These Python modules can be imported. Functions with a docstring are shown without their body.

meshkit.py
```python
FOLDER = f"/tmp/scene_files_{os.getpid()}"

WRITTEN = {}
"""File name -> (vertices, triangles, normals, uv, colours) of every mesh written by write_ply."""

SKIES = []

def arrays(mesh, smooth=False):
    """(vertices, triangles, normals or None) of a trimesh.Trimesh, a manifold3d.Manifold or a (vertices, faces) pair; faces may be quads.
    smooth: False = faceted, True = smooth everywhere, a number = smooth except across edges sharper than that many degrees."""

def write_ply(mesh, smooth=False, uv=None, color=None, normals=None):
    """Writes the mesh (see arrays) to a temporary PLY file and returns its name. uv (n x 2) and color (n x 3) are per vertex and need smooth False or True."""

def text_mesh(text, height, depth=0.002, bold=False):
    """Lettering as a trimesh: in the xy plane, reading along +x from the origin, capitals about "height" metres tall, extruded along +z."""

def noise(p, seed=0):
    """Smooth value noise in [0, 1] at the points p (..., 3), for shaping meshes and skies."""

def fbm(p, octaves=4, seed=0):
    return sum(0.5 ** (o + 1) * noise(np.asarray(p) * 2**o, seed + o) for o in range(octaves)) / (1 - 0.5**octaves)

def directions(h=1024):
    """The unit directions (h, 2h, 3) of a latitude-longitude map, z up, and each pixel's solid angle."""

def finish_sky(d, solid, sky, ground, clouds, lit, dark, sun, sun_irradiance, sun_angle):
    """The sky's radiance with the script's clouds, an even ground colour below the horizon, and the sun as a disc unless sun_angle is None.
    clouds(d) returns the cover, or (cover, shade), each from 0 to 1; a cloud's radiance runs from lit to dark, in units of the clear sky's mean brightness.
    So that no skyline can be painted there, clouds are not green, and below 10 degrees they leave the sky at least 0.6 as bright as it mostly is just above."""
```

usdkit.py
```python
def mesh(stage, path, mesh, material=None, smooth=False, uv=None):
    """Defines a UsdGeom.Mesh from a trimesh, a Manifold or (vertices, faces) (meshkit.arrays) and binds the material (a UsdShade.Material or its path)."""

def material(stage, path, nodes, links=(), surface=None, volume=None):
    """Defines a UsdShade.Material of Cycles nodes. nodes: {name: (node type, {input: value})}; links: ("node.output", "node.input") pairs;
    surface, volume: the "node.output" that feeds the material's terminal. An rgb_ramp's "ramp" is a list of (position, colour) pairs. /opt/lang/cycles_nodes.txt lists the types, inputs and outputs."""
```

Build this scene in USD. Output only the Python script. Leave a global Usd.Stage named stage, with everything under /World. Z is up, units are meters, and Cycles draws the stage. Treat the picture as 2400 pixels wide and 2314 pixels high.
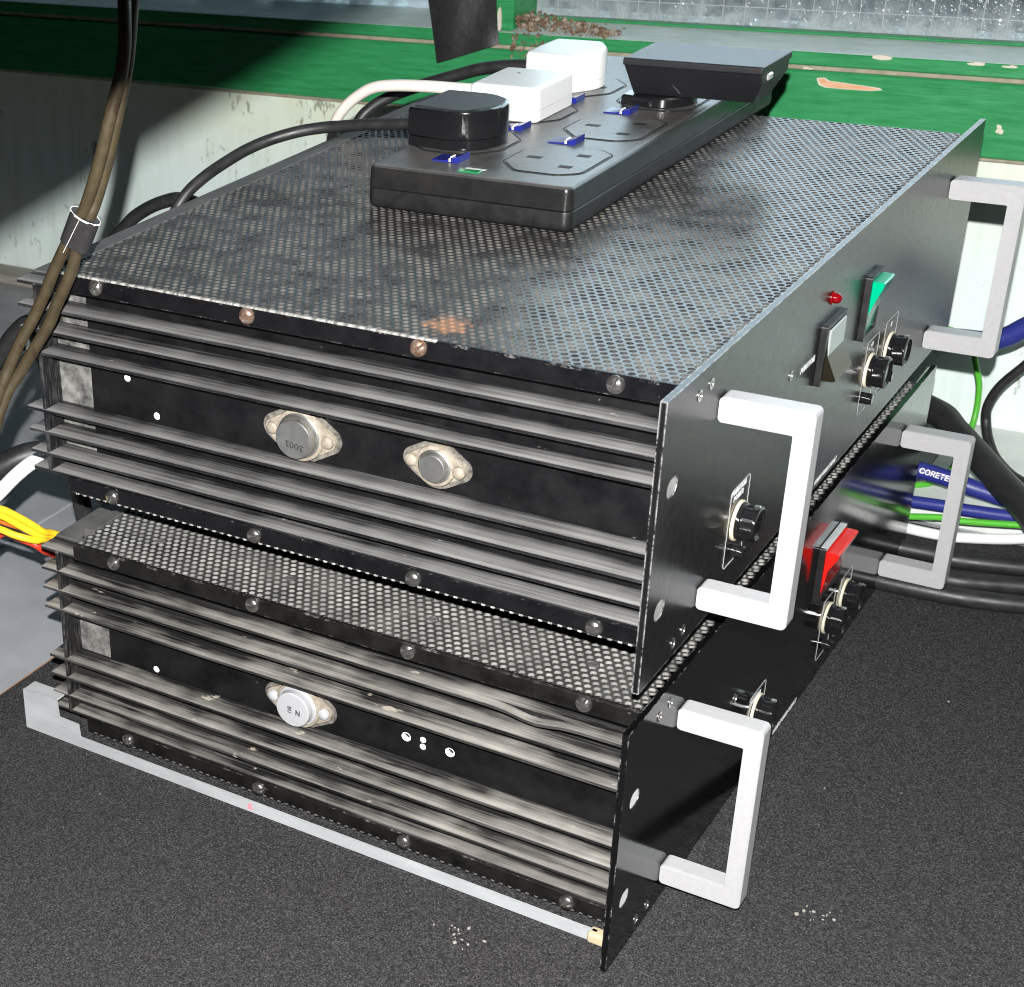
import math, numpy as np, trimesh, manifold3d as m3
from shapely.geometry import Polygon, Point, box as sbox
from shapely import affinity
from shapely.ops import unary_union
from shapely.geometry.polygon import orient
from pxr import Usd, UsdGeom, UsdLux, UsdShade, Gf, Sdf
import usdkit, meshkit

rng = np.random.default_rng(7)
stage = Usd.Stage.CreateInMemory()
UsdGeom.SetStageUpAxis(stage, UsdGeom.Tokens.z)
UsdGeom.SetStageMetersPerUnit(stage, 1.0)
WORLD = UsdGeom.Xform.Define(stage, '/World')
stage.SetDefaultPrim(WORLD.GetPrim())
UsdGeom.Scope.Define(stage, '/World/Looks')

# ------------------------------------------------------------------ camera
CAM = np.array([.20407, -.59222, .25416])
YAW, PITCH, ROLL, FPX = -.67161, -.49604, -.06499, 3910.07
OX, OY = -883.385, 220.613                       # principal point from the picture's centre, in pixels of a 2400 wide picture
fw = np.array([math.sin(YAW) * math.cos(PITCH), math.cos(YAW) * math.cos(PITCH), math.sin(PITCH)])
rt = np.cross(fw, [0, 0, 1]); rt /= np.linalg.norm(rt)
up = np.cross(rt, fw)
c_, s_ = math.cos(ROLL), math.sin(ROLL)
rt, up = c_ * rt + s_ * up, -s_ * rt + c_ * up
cam = UsdGeom.Camera.Define(stage, '/World/camera')
cam.AddTransformOp().Set(Gf.Matrix4d(*rt, 0, *up, 0, *(-fw), 0, *CAM, 1))
cam.CreateHorizontalApertureAttr(36.0)
cam.CreateVerticalApertureAttr(36.0 * 987 / 1024)
cam.CreateFocalLengthAttr(36.0 * FPX / 2400)
cam.CreateHorizontalApertureOffsetAttr(-OX / 2400 * 36)
cam.CreateVerticalApertureOffsetAttr(OY / 2400 * 36)
cam.CreateClippingRangeAttr(Gf.Vec2f(.01, 50))
cam.CreateFStopAttr(36.0)
cam.CreateFocusDistanceAttr(.86)
cam.CreateExposureAttr(0.0)


# ------------------------------------------------------------------ light: the camera's flash, daylight at the window, the dim room
def light_xform(prim, pos, target=None):
    pos = np.array(pos, float)
    if target is None:
        prim.AddTranslateOp().Set(Gf.Vec3d(*pos)); return
    z = pos - np.array(target, float); z /= np.linalg.norm(z)
    x = np.cross([0, 0, 1], z) if abs(z[2]) < .95 else np.array([1., 0, 0])
    x /= np.linalg.norm(x); y = np.cross(z, x)
    prim.AddTransformOp().Set(Gf.Matrix4d(*x, 0, *y, 0, *z, 0, *pos, 1))


flash = UsdLux.SphereLight.Define(stage, '/World/camera_flash')
light_xform(flash, (.204, -.60, .31))
flash.CreateRadiusAttr(.0045)
flash.CreateIntensityAttr(128000.0)
flash.CreateColorAttr(Gf.Vec3f(1.0, .985, .97))
day = UsdLux.RectLight.Define(stage, '/World/window_daylight')
light_xform(day, (.05, 1.25, .62), (.02, .3, .35))
day.CreateWidthAttr(2.5); day.CreateHeightAttr(.9)
day.CreateIntensityAttr(14.0); day.CreateColorAttr(Gf.Vec3f(.88, .945, 1.0))
room = UsdLux.RectLight.Define(stage, '/World/room_lamp')
light_xform(room, (.6, -1.4, 2.2), (-.1, .2, -.2))
room.CreateWidthAttr(1.6); room.CreateHeightAttr(1.2)
room.CreateIntensityAttr(.012); room.CreateColorAttr(Gf.Vec3f(1.0, .95, .88))

# ------------------------------------------------------------------ materials
LOOKS = '/World/Looks/'


def plain(name, col, rough=.5, metal=0., **kw):
    p = {'base_color': col, 'roughness': rough, 'metallic': metal}
    p.update(kw)
    return usdkit.material(stage, LOOKS + name, {'p': ('principled_bsdf', p)}, surface='p.BSDF')


def grainy(name, stops, scale=(1, 1, 1), nscale=60., detail=6., nrough=.65, rough=.5, rough2=None, metal=0., bump=0., bscale=None, dist=.0004, up_dust=None, grad=(0, 1, 0, 0), patch=0., edge=None, spots=None, wall=None, stain=None, **kw):
    """Colour from a noise ramp over the position; optional bump, dust that lies on upward faces, worn edges and sharp spots."""
    n = {'g': ('geometry', {}), 'm': ('mapping', {'scale': scale}),
         'n': ('noise_texture', {'scale': nscale, 'detail': detail, 'roughness': nrough}),
         'r': ('rgb_ramp', {'ramp': stops}),
         'p': ('principled_bsdf', {'roughness': rough, 'metallic': metal, **kw})}
    L = [('g.position', 'm.vector'), ('m.vector', 'n.vector'), ('n.fac', 'r.fac')]
    col = 'r.color'
    if spots:                                        # (colour, threshold, scale vector, scale)
        sc, th, sv, ss = spots
        n['sm'] = ('mapping', {'scale': sv}); n['sn'] = ('noise_texture', {'scale': ss, 'detail': 4., 'roughness': .6})
        n['sr'] = ('map_range', {'from_min': th, 'from_max': th + .03, 'to_min': 0., 'to_max': 1., 'clamp': True})
        n['sx'] = ('mix_color', {'b': sc})
        L += [('g.position', 'sm.vector'), ('sm.vector', 'sn.vector'), ('sn.fac', 'sr.value'), ('sr.result', 'sx.fac'), (col, 'sx.a')]
        col = 'sx.result'
    if up_dust:                                      # (colour, lo, hi, scale vector, scale)
        dc, lo, hi, sv, ss = up_dust
        n['dm'] = ('mapping', {'scale': sv}); n['dn'] = ('noise_texture', {'scale': ss, 'detail': 9., 'roughness': .70})
        n['dr'] = ('map_range', {'from_min': lo, 'from_max': hi, 'to_min': 0., 'to_max': 1., 'clamp': True})
        n['d2'] = ('noise_texture', {'scale': 17., 'detail': 3., 'roughness': .6}); n['d2r'] = ('map_range', {'from_min': .32, 'from_max': .68, 'to_min': -patch, 'to_max': patch, 'clamp': True}); n['d2a'] = ('math', {'math_type': 'add'})
        n['dz'] = ('separate_xyz', {}); n['du'] = ('map_range', {'from_min': .6, 'from_max': .9, 'to_min': 0., 'to_max': 1., 'clamp': True})
        n['dyr'] = ('map_range', {'from_min': grad[0], 'from_max': grad[1], 'to_min': grad[2], 'to_max': grad[3], 'clamp': True}); n['dg'] = ('math', {'math_type': 'add'})
        n['dzn'] = ('separate_xyz', {})
        n['dd'] = ('math', {'math_type': 'multiply'}); n['dx'] = ('mix_color', {'b': dc})
        L += [('g.position', 'dm.vector'), ('dm.vector', 'dn.vector'), ('dn.fac', 'dg.value1'), ('dz.y', 'dyr.value'), ('dyr.result', 'dg.value2'), ('g.position', 'd2.vector'), ('d2.fac', 'd2r.value'), ('dg.value', 'd2a.value1'), ('d2r.result', 'd2a.value2'), ('d2a.value', 'dr.value'), ('g.position', 'dz.vector'), ('g.true_normal', 'dzn.vector'), ('dzn.z', 'du.value'),
              ('dr.result', 'dd.value1'), ('du.result', 'dd.value2'), ('dd.value', 'dx.fac'), (col, 'dx.a')]
        col = 'dx.result'
        if rough2 is not None:
            n['dq'] = ('map_range', {'from_min': 0., 'from_max': 1., 'to_min': rough, 'to_max': rough2, 'clamp': True})
            L += [('dd.value', 'dq.value'), ('dq.result', 'p.roughness')]
    elif rough2 is not None:
        n['q'] = ('map_range', {'from_min': .3, 'from_max': .7, 'to_min': rough, 'to_max': rough2, 'clamp': True})
        L += [('n.fac', 'q.value'), ('q.result', 'p.roughness')]
    if edge:                                         # (colour, radius, noise threshold)
        ec, er, et = edge
        n['be'] = ('bevel', {'radius': er, 'samples': 4}); n['vd'] = ('vector_math', {'math_type': 'dot_product'})
        n['er'] = ('map_range', {'from_min': .985, 'from_max': .9, 'to_min': 0., 'to_max': 1., 'clamp': True})
        n['en'] = ('noise_texture', {'scale': 120., 'detail': 10., 'roughness': .85})
        n['et'] = ('map_range', {'from_min': et, 'from_max': et + .06, 'to_min': 0., 'to_max': 1., 'clamp': True})
        n['em'] = ('math', {'math_type': 'multiply'}); n['ex'] = ('mix_color', {'b': ec})
        L += [('be.bevel', 'vd.vector1'), ('g.true_normal', 'vd.vector2'), ('vd.value', 'er.value'), ('g.position', 'en.vector'), ('en.fac', 'et.value'),
              ('er.result', 'em.value1'), ('et.result', 'em.value2'), ('em.value', 'ex.fac'), (col, 'ex.a')]
        col = 'ex.result'
    if wall:                                         # bare, dusty side walls of punched holes
        n['wz'] = ('separate_xyz', {}); n['wa'] = ('math', {'math_type': 'absolute'})
        n['wr'] = ('map_range', {'from_min': .4, 'from_max': .7, 'to_min': 1., 'to_max': 0., 'clamp': True})
        n['wn'] = ('noise_texture', {'scale': 70., 'detail': 6.}); n['wc'] = ('rgb_ramp', {'ramp': wall}); n['wx'] = ('mix_color', {})
        L += [('g.true_normal', 'wz.vector'), ('wz.z', 'wa.value1'), ('wa.value', 'wr.value'), ('g.position', 'wn.vector'), ('wn.fac', 'wc.fac'),
              ('wr.result', 'wx.fac'), (col, 'wx.a'), ('wc.color', 'wx.b')]
        col = 'wx.result'
    if stain:                                        # a rusty patch: (centre, radius, colour)
        sp, sr_, sc_ = stain
        n['tv'] = ('vector_math', {'math_type': 'distance', 'vector2': sp}); n['tn'] = ('noise_texture', {'scale': 110., 'detail': 6., 'roughness': .7})
        n['tr'] = ('map_range', {'from_min': sr_, 'from_max': 0., 'to_min': -.45, 'to_max': .35, 'clamp': False})
        n['ta'] = ('math', {'math_type': 'add'}); n['tm'] = ('map_range', {'from_min': .45, 'from_max': .60, 'to_min': 0., 'to_max': .85, 'clamp': True}); n['tx'] = ('mix_color', {'b': sc_})
        L += [('g.position', 'tv.vector1'), ('tv.value', 'tr.value'), ('g.position', 'tn.vector'), ('tr.result', 'ta.value1'), ('tn.fac', 'ta.value2'), ('ta.value', 'tm.value'),
              ('tm.result', 'tx.fac'), (col, 'tx.a')]
        col = 'tx.result'
    L.append((col, 'p.base_color'))
    if bump:
        n['bn'] = ('noise_texture', {'scale': bscale or nscale, 'detail': 5., 'roughness': .6})
        n['b'] = ('bump', {'strength': bump, 'distance': dist})
        L += [('m.vector', 'bn.vector'), ('bn.fac', 'b.height'), ('b.normal', 'p.normal')]
    return usdkit.material(stage, LOOKS + name, n, L, surface='p.BSDF')


BLK = (.011, .011, .013)
M = {}
M['fin'] = grainy('dusty_fin', [(.30, (.004, .004, .005)), (.52, (.014, .014, .0155)), (.72, (.060, .060, .063))], (2.2, 150, 20), 5, detail=6, nrough=.6, specular_ior_level=.22, rough=.34, rough2=.85,
                  up_dust=((.36, .355, .345), .26, 1.06, (2.2, 105, 60), 5), grad=(.0245, .0405, .27, -.36), patch=.13, spots=((.26, .255, .24), .715, (1, 1.5, 1), 75), edge=((.10, .10, .10), .0006, .50))
M['fin_low'] = grainy('grimy_fin', [(.30, (.004, .004, .0045)), (.52, (.018, .0175, .0175)), (.72, (.085, .083, .08))], (2.2, 150, 20), 5, detail=6, nrough=.6, specular_ior_level=.22, rough=.38, rough2=.9,
                      up_dust=((.46, .44, .40), .34, 1.08, (3.5, 70, 60), 5), grad=(.027, .043, .24, -.32), patch=.20, spots=((.34, .30, .24), .665, (1, 2, 1), 38), edge=((.10, .10, .10), .0006, .50))
M['plate'] = grainy('black_plate', [(.3, (.003, .003, .0035)), (.75, (.010, .010, .011))], (1, 1, 1), 60, specular_ior_level=.22, rough=.3, rough2=.5, spots=((.16, .16, .16), .735, (1, 1, 1), 170))
M['dustend'] = grainy('dusty_end', [(.35, (.02, .02, .02)), (.65, (.24, .235, .22))], (1, 1, 1), 90, rough=.85)
M['bar'] = grainy('black_bar', [(.3, (.003, .003, .004)), (.7, (.007, .007, .008))], (1, 1, 1), 80, specular_ior_level=.22, rough=.27, rough2=.45, spots=((.2, .2, .2), .745, (1, 1, 1.5), 260),
                  edge=((.30, .29, .28), .0007, .54))
M['barlow'] = grainy('black_bar_grimy', [(.3, (.003, .003, .003)), (.7, (.011, .010, .009))], (1, 1, 1), 80, specular_ior_level=.22, rough=.3, rough2=.6, spots=((.12, .11, .10), .68, (.6, 1, 1.5), 110),
                     edge=((.28, .27, .26), .0007, .54))
M['mesh'] = grainy('perforated_black', [(.25, (.020, .020, .021)), (.55, (.026, .0255, .025)), (.85, (.046, .043, .040))], (1, 1, 1), 14, detail=7, rough=.26, rough2=.29,
                   wall=[(.35, (.022, .021, .021)), (.65, (.105, .10, .092))], stain=((-.118, .046, -.003), .024, (.22, .12, .07)),
                   spots=((.060, .047, .037), .72, (1, 1.6, 1), 22))
M['mesh_low'] = grainy('perforated_dusty', [(.35, (.02, .02, .02)), (.55, (.05, .05, .048)), (.8, (.14, .135, .125))], (1, 1, 1), 26, detail=7, rough=.45, rough2=.7, wall=[(.3, (.10, .098, .092)), (.7, (.27, .265, .25))])
M['lip'] = grainy('rear_lip_grey', [(.3, (.05, .05, .05)), (.7, (.12, .118, .112))], (1, 1, 1), 40, rough=.6)
M['dark'] = plain('inside_dark', (.012, .012, .013), .7)
M['inner'] = grainy('inside_parts', [(.3, (.02, .02, .02)), (.7, (.06, .05, .045))], (1, 1, 1), 40, rough=.7)
M['face'] = grainy('satin_faceplate', [(.3, (.004, .0042, .0042)), (.7, (.007, .0072, .0072))], (1, 1, 1), 200, rough=.26, rough2=.33, edge=((.36, .36, .36), .0011, .46), spots=((.16, .16, .16), .80, (1, 1, 1), 240))
M['face_low'] = grainy('gloss_faceplate', [(.3, (.0025, .0025, .003)), (.7, (.004, .004, .0045))], (1, 1, 1), 200, rough=.10, rough2=.15, edge=((.36, .36, .36), .0010, .53))
M['alu'] = grainy('cast_handle', [(.3, (.35, .35, .355)), (.7, (.39, .39, .395))], (1, 1, 1), 300, rough=.42, bump=.08, bscale=900, dist=.0002)
M['bare'] = grainy('bare_metal', [(.3, (.55, .55, .55)), (.7, (.78, .77, .75))], (1, 1, 1), 120, rough=.35, metal=.6)
M['edgebare'] = grainy('cut_edge', [(.42, (.12, .115, .107)), (.58, (.40, .39, .365))], (9, 1, 1), 40, rough=.6)
M['chrome'] = grainy('screw_steel', [(.3, (.35, .34, .32)), (.7, (.6, .59, .56))], (1, 1, 1), 400, rough=.24, metal=.95)
M['rusty'] = grainy('screw_rusty', [(.35, (.35, .14, .06)), (.65, (.65, .55, .48))], (1, 1, 1), 420, rough=.34, metal=.85)
M['slot'] = plain('slot_black', (.004, .004, .004), .6)
M['can'] = grainy('nickel_can', [(.3, (.42, .42, .41)), (.7, (.60, .60, .58))], (1, 1, 1), 200, rough=.36, metal=.93)
M['canwhite'] = plain('pale_can', (.36, .365, .38), .4)
M['paste'] = grainy('cream_paste', [(.3, (.16, .135, .10)), (.7, (.34, .30, .245))], (1, 1, 1), 260, rough=.6)
M['mica'] = grainy('mica_washer', [(.3, (.03, .028, .025)), (.7, (.22, .205, .18))], (1, 1, 1), 320, rough=.35)
M['white'] = plain('white_plastic', (.82, .82, .82), .35)
M['whiteplug'] = plain('white_plug', (.80, .80, .79), .3)
M['ivory'] = plain('ivory_cable', (.78, .72, .66), .42)
M['ink'] = plain('white_print', (.55, .57, .57), .5)
M['inkdark'] = plain('dark_print', (.03, .03, .03), .5)
M['plastic'] = grainy('black_plastic', [(.3, (.008, .008, .0085)), (.7, (.016, .0155, .0155))], (1, 1, 1), 120, rough=.33, rough2=.5)
M['striptop'] = grainy('strip_plastic', [(.3, (.010, .010, .0105)), (.7, (.020, .0195, .019))], (1, 1, 1), 90, rough=.26, rough2=.42, up_dust=((.17, .165, .155), .16, .80, (1, 1, 1), 40))
M['gloss'] = plain('gloss_black', (.009, .009, .010), .12)
M['plugtop'] = grainy('plug_top_black', [(.3, (.012, .012, .012)), (.7, (.05, .048, .045))], (1, 1, 1), 260, rough=.45)
M['adapter'] = grainy('adapter_matt', [(.3, (.012, .012, .0145)), (.7, (.018, .018, .0205))], (1, 1, 1), 800, rough=.42, bump=.1, bscale=1500, dist=.0001)
M['blue'] = plain('blue_rocker', (.014, .020, .20), .22)
M['neon'] = plain('neon_green', (.02, .20, .07), .2)
M['greenrocker'] = plain('green_rocker', (.0, .34, .17), .14)
M['greyrocker'] = plain('grey_rocker', (.32, .36, .35), .25)
M['smoke'] = plain('smoked_rocker', (.012, .010, .006), .08)
M['redrocker'] = plain('red_rocker', (.60, .012, .008), .15)
M['led'] = plain('red_led', (.16, .002, .004), .08)
M['washer'] = plain('cream_washer', (.62, .56, .42), .5)
M['cable'] = grainy('black_cable', [(.3, (.012, .012, .013)), (.7, (.024, .023, .024))], (1, 1, 1), 150, rough=.38, rough2=.55, spots=((.2, .19, .18), .77, (1, 1, 1), 240))
M['brown'] = grainy('brown_cable', [(.3, (.034, .026, .0135)), (.7, (.060, .046, .024))], (1, 1, 1), 160, rough=.45, spots=((.035, .02, .012), .62, (1, 1, .4), 70))
M['bluecable'] = plain('blue_cable', (.022, .030, .20), .4)
M['greencable'] = plain('green_wire', (.08, .42, .03), .4)
M['yellow'] = plain('yellow_wire', (.85, .52, .02), .4)
M['orange'] = plain('orange_wire', (.8, .16, .02), .4)
M['red'] = plain('red_wire', (.6, .04, .015), .4)
M['tape'] = grainy('gaffer_tape', [(.3, (.016, .015, .016)), (.7, (.028, .027, .028))], (1, 1, 1), 120, rough=.5, bump=.3, bscale=160, dist=.002)
M['rubber'] = plain('rubber', (.012, .012, .012), .8)
M['carpet'] = grainy('black_carpet', [(.36, (.018, .018, .0185)), (.50, (.038, .037, .0385)), (.64, (.085, .083, .085)), (.80, (.22, .215, .22))], (1, 1, 1), 1050, detail=2.5, nrough=.8, specular_ior_level=0., rough=.9,
                     bump=.7, bscale=1100, dist=.0009)
M['bench'] = grainy('grey_bench_paint', [(.3, (.27, .282, .30)), (.7, (.34, .355, .375))], (1, 1, 1), 30, rough=.45, spots=((.33, .31, .28), .70, (2, .4, 1), 60))
M['benchedge'] = grainy('bare_wood', [(.3, (.22, .10, .04)), (.7, (.42, .24, .12))], (1, .2, 1), 140, rough=.7)
M['batten'] = grainy('beige_batten', [(.3, (.24, .225, .19)), (.7, (.36, .34, .29))], (1, 4, 4), 40, rough=.7)
M['paleboard'] = grainy('pale_board', [(.3, (.62, .66, .63)), (.7, (.74, .78, .75))], (1, 1, 1), 30, rough=.6, spots=((.3, .28, .22), .71, (1, 1, 1), 160))
M['frame'] = grainy('green_gloss_paint', [(.35, (.024, .225, .072)), (.65, (.036, .295, .105))], (.5, 1, 5), 60, rough=.28, rough2=.42, bump=.25, bscale=30, dist=.0016,
                    spots=((.30, .34, .27), .745, (.6, 1, 1), 45))
M['sill'] = grainy('pale_sill', [(.35, (.44, .56, .53)), (.65, (.58, .67, .65))], (.6, 2, 2), 50, rough=.55, spots=((.03, .2, .08), .68, (.5, 2, 2), 50))
M['crack'] = grainy('caulk_line', [(.3, (.24, .23, .17)), (.7, (.42, .37, .28))], (1, 1, 1), 90, rough=.8)
M['chip'] = grainy('wood_chip', [(.3, (.62, .28, .12)), (.7, (.75, .48, .30))], (1, 1, 5), 120, rough=.7)
M['chiprim'] = plain('old_primer', (.62, .58, .48), .7)
M['dirt'] = grainy('dirt_debris', [(.3, (.06, .035, .022)), (.5, (.20, .13, .08)), (.7, (.50, .44, .38))], (1, 1, 1), 160, rough=.95)
M['wire'] = plain('glass_wire', (.45, .48, .50), .4)
M['glint'] = plain('glass_bead', (.85, .88, .92), .15)
M['stone'] = grainy('outside_stone', [(.3, (.03, .032, .034)), (.7, (.10, .105, .105))], (1, 1, 1), 25, rough=.9)
M['foam'] = plain('yellow_foam', (.42, .36, .23), .8)
M['silverbar'] = grainy('bare_alu_strip', [(.3, (.30, .31, .32)), (.7, (.42, .44, .45))], (.3, 1, 1), 70, rough=.42, metal=.0)
M['pink'] = plain('pink_mark', (.75, .25, .28), .6)
M['lint'] = plain('white_lint', (.26, .25, .225), .9)

# plaster: pale cyan, drip streaks, mould freckles, yellowed towards the top edge under the frame
_n = {'g': ('geometry', {}), 'm': ('mapping', {'scale': (1, 1, .12)}), 'n': ('noise_texture', {'scale': 70., 'detail': 6., 'roughness': .6}),
      'r': ('rgb_ramp', {'ramp': [(.30, (.64, .74, .69)), (.5, (.74, .86, .82)), (.7, (.77, .88, .85))]}),
      'z': ('separate_xyz', {}), 'yz': ('map_range', {'from_min': -.16, 'from_max': -.085, 'to_min': 0., 'to_max': 1.0, 'clamp': True}),
      'yn': ('noise_texture', {'scale': 24., 'detail': 5.}), 'ym': ('math', {'math_type': 'multiply'}), 'yx': ('mix_color', {'b': (.72, .76, .50)}),
      'fm': ('mapping', {'scale': (1, 1, .45)}), 'fn': ('noise_texture', {'scale': 190., 'detail': 3., 'roughness': .6}), 'fb': ('noise_texture', {'scale': 17., 'detail': 3.}), 'fy': ('math', {'math_type': 'multiply_add', 'value2': .055}),
      'fa': ('math', {'math_type': 'add'}), 'fr': ('map_range', {'from_min': 1.19, 'from_max': 1.32, 'to_min': 0., 'to_max': .7, 'clamp': True}), 'fx': ('mix_color', {'b': (.16, .17, .13)}),
      'bb': ('bump', {'strength': .3, 'distance': .002}), 'p': ('principled_bsdf', {'roughness': .6})}
M['plaster'] = usdkit.material(stage, LOOKS + 'plaster', _n, [
    ('g.position', 'm.vector'), ('m.vector', 'n.vector'), ('n.fac', 'r.fac'), ('g.position', 'z.vector'), ('z.z', 'yz.value'), ('g.position', 'yn.vector'),
    ('yz.result', 'ym.value1'), ('yn.fac', 'ym.value2'), ('ym.value', 'yx.fac'), ('r.color', 'yx.a'),
    ('g.position', 'fm.vector'), ('fm.vector', 'fn.vector'), ('g.position', 'fb.vector'), ('fn.fac', 'fa.value1'), ('yz.result', 'fy.value1'), ('fb.fac', 'fy.value3'), ('fy.value', 'fa.value2'), ('fa.value', 'fr.value'),
    ('fr.result', 'fx.fac'), ('yx.result', 'fx.a'), ('fx.result', 'p.base_color'), ('yn.fac', 'bb.height'), ('bb.normal', 'p.normal')], surface='p.BSDF')


def pane_mat(name, frost_lo, frost_hi, base_frost, tl):
    """Dirty textured pane: clear glass that lets the light through, with frosty grime that grows towards its lower edge."""
    n = {'g': ('geometry', {}), 'z': ('separate_xyz', {}), 'zr': ('map_range', {'from_min': frost_lo, 'from_max': frost_hi, 'to_min': .95, 'to_max': base_frost, 'clamp': True}),
         'n': ('noise_texture', {'scale': 60., 'detail': 7., 'roughness': .7}), 'nr': ('map_range', {'from_min': .3, 'from_max': .7, 'to_min': .2, 'to_max': 1.5, 'clamp': True}),
         'mm': ('math', {'math_type': 'multiply', 'use_clamp': True}),
         't': ('transparent_bsdf', {'color': (.55, .60, .62)}), 'gl': ('glossy_bsdf', {'color': (.9, .9, .9), 'roughness': .18}), 'fr': ('fresnel', {'IOR': 1.5}), 'x1': ('mix_closure', {}),
         'bn': ('noise_texture', {'scale': 260., 'detail': 2.}), 'bp': ('bump', {'strength': .9, 'distance': .002}),
         'd': ('diffuse_bsdf', {'color': (.62, .70, .74)}), 'tl': ('translucent_bsdf', {'color': (tl * .62, tl * .70, tl * .74)}), 'x2': ('mix_closure', {'fac': .45}), 'x3': ('mix_closure', {})}
    L = [('g.position', 'z.vector'), ('z.z', 'zr.value'), ('g.position', 'n.vector'), ('n.fac', 'nr.value'), ('zr.result', 'mm.value1'), ('nr.result', 'mm.value2'),
         ('g.position', 'bn.vector'), ('bn.fac', 'bp.height'), ('bp.normal', 'gl.normal'), ('fr.fac', 'x1.fac'), ('t.BSDF', 'x1.closure1'), ('gl.BSDF', 'x1.closure2'),
         ('d.BSDF', 'x2.closure1'), ('tl.BSDF', 'x2.closure2'), ('mm.value', 'x3.fac'), ('x1.closure', 'x3.closure1'), ('x2.closure', 'x3.closure2')]
    return usdkit.material(stage, LOOKS + name, n, L, surface='x3.closure')


M['pane'] = pane_mat('wired_glass', -.004, .026, .13, .03)
M['pane_left'] = pane_mat('frosted_glass', -.004, .30, .9, .45)

# ------------------------------------------------------------------ mesh helpers
cat = trimesh.util.concatenate
T = trimesh.Trimesh


def cbox(lo, hi, c=.0004):
    lo, hi = np.minimum(lo, hi).astype(float), np.maximum(lo, hi).astype(float)
    c = min(c, (hi - lo).min() * .45)
    pts = []
    for k in range(3):
        a, b = lo + c, hi - c
        a[k], b[k] = lo[k], hi[k]
        for s in np.ndindex(2, 2, 2):
            pts.append(np.where(s, b, a))
    return trimesh.convex.convex_hull(np.array(pts))


def rbox(lo, hi, r, seg=12):
    lo, hi = np.array(lo, float) + r, np.array(hi, float) - r
    s = m3.Manifold.sphere(r, seg)
    return m3.Manifold.batch_hull([s.translate(tuple(np.where(k, hi, lo))) for k in np.ndindex(2, 2, 2)])


def man(mm):
    me = mm.to_mesh()
    return T(me.vert_properties[:, :3], me.tri_verts, process=False)


def xsec(poly):
    return m3.CrossSection([list(orient(poly).exterior.coords)[:-1]])


def extrude(poly, a, b, axis='z'):
    """Extrudes a shapely polygon from a to b: axis z (x,y), y (x,z) or x (y,z)."""
    polys = getattr(poly, 'geoms', [poly])
    m = cat([trimesh.creation.extrude_polygon(q, b - a, engine='earcut') for q in polys])
    v = m.vertices.copy(); v[:, 2] += a
    if axis == 'y':
        v = v[:, [0, 2, 1]]
    elif axis == 'x':
        v = v[:, [2, 0, 1]]
    f = m.faces[:, ::-1] if axis == 'y' else m.faces
    return T(v, f, process=False)


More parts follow.
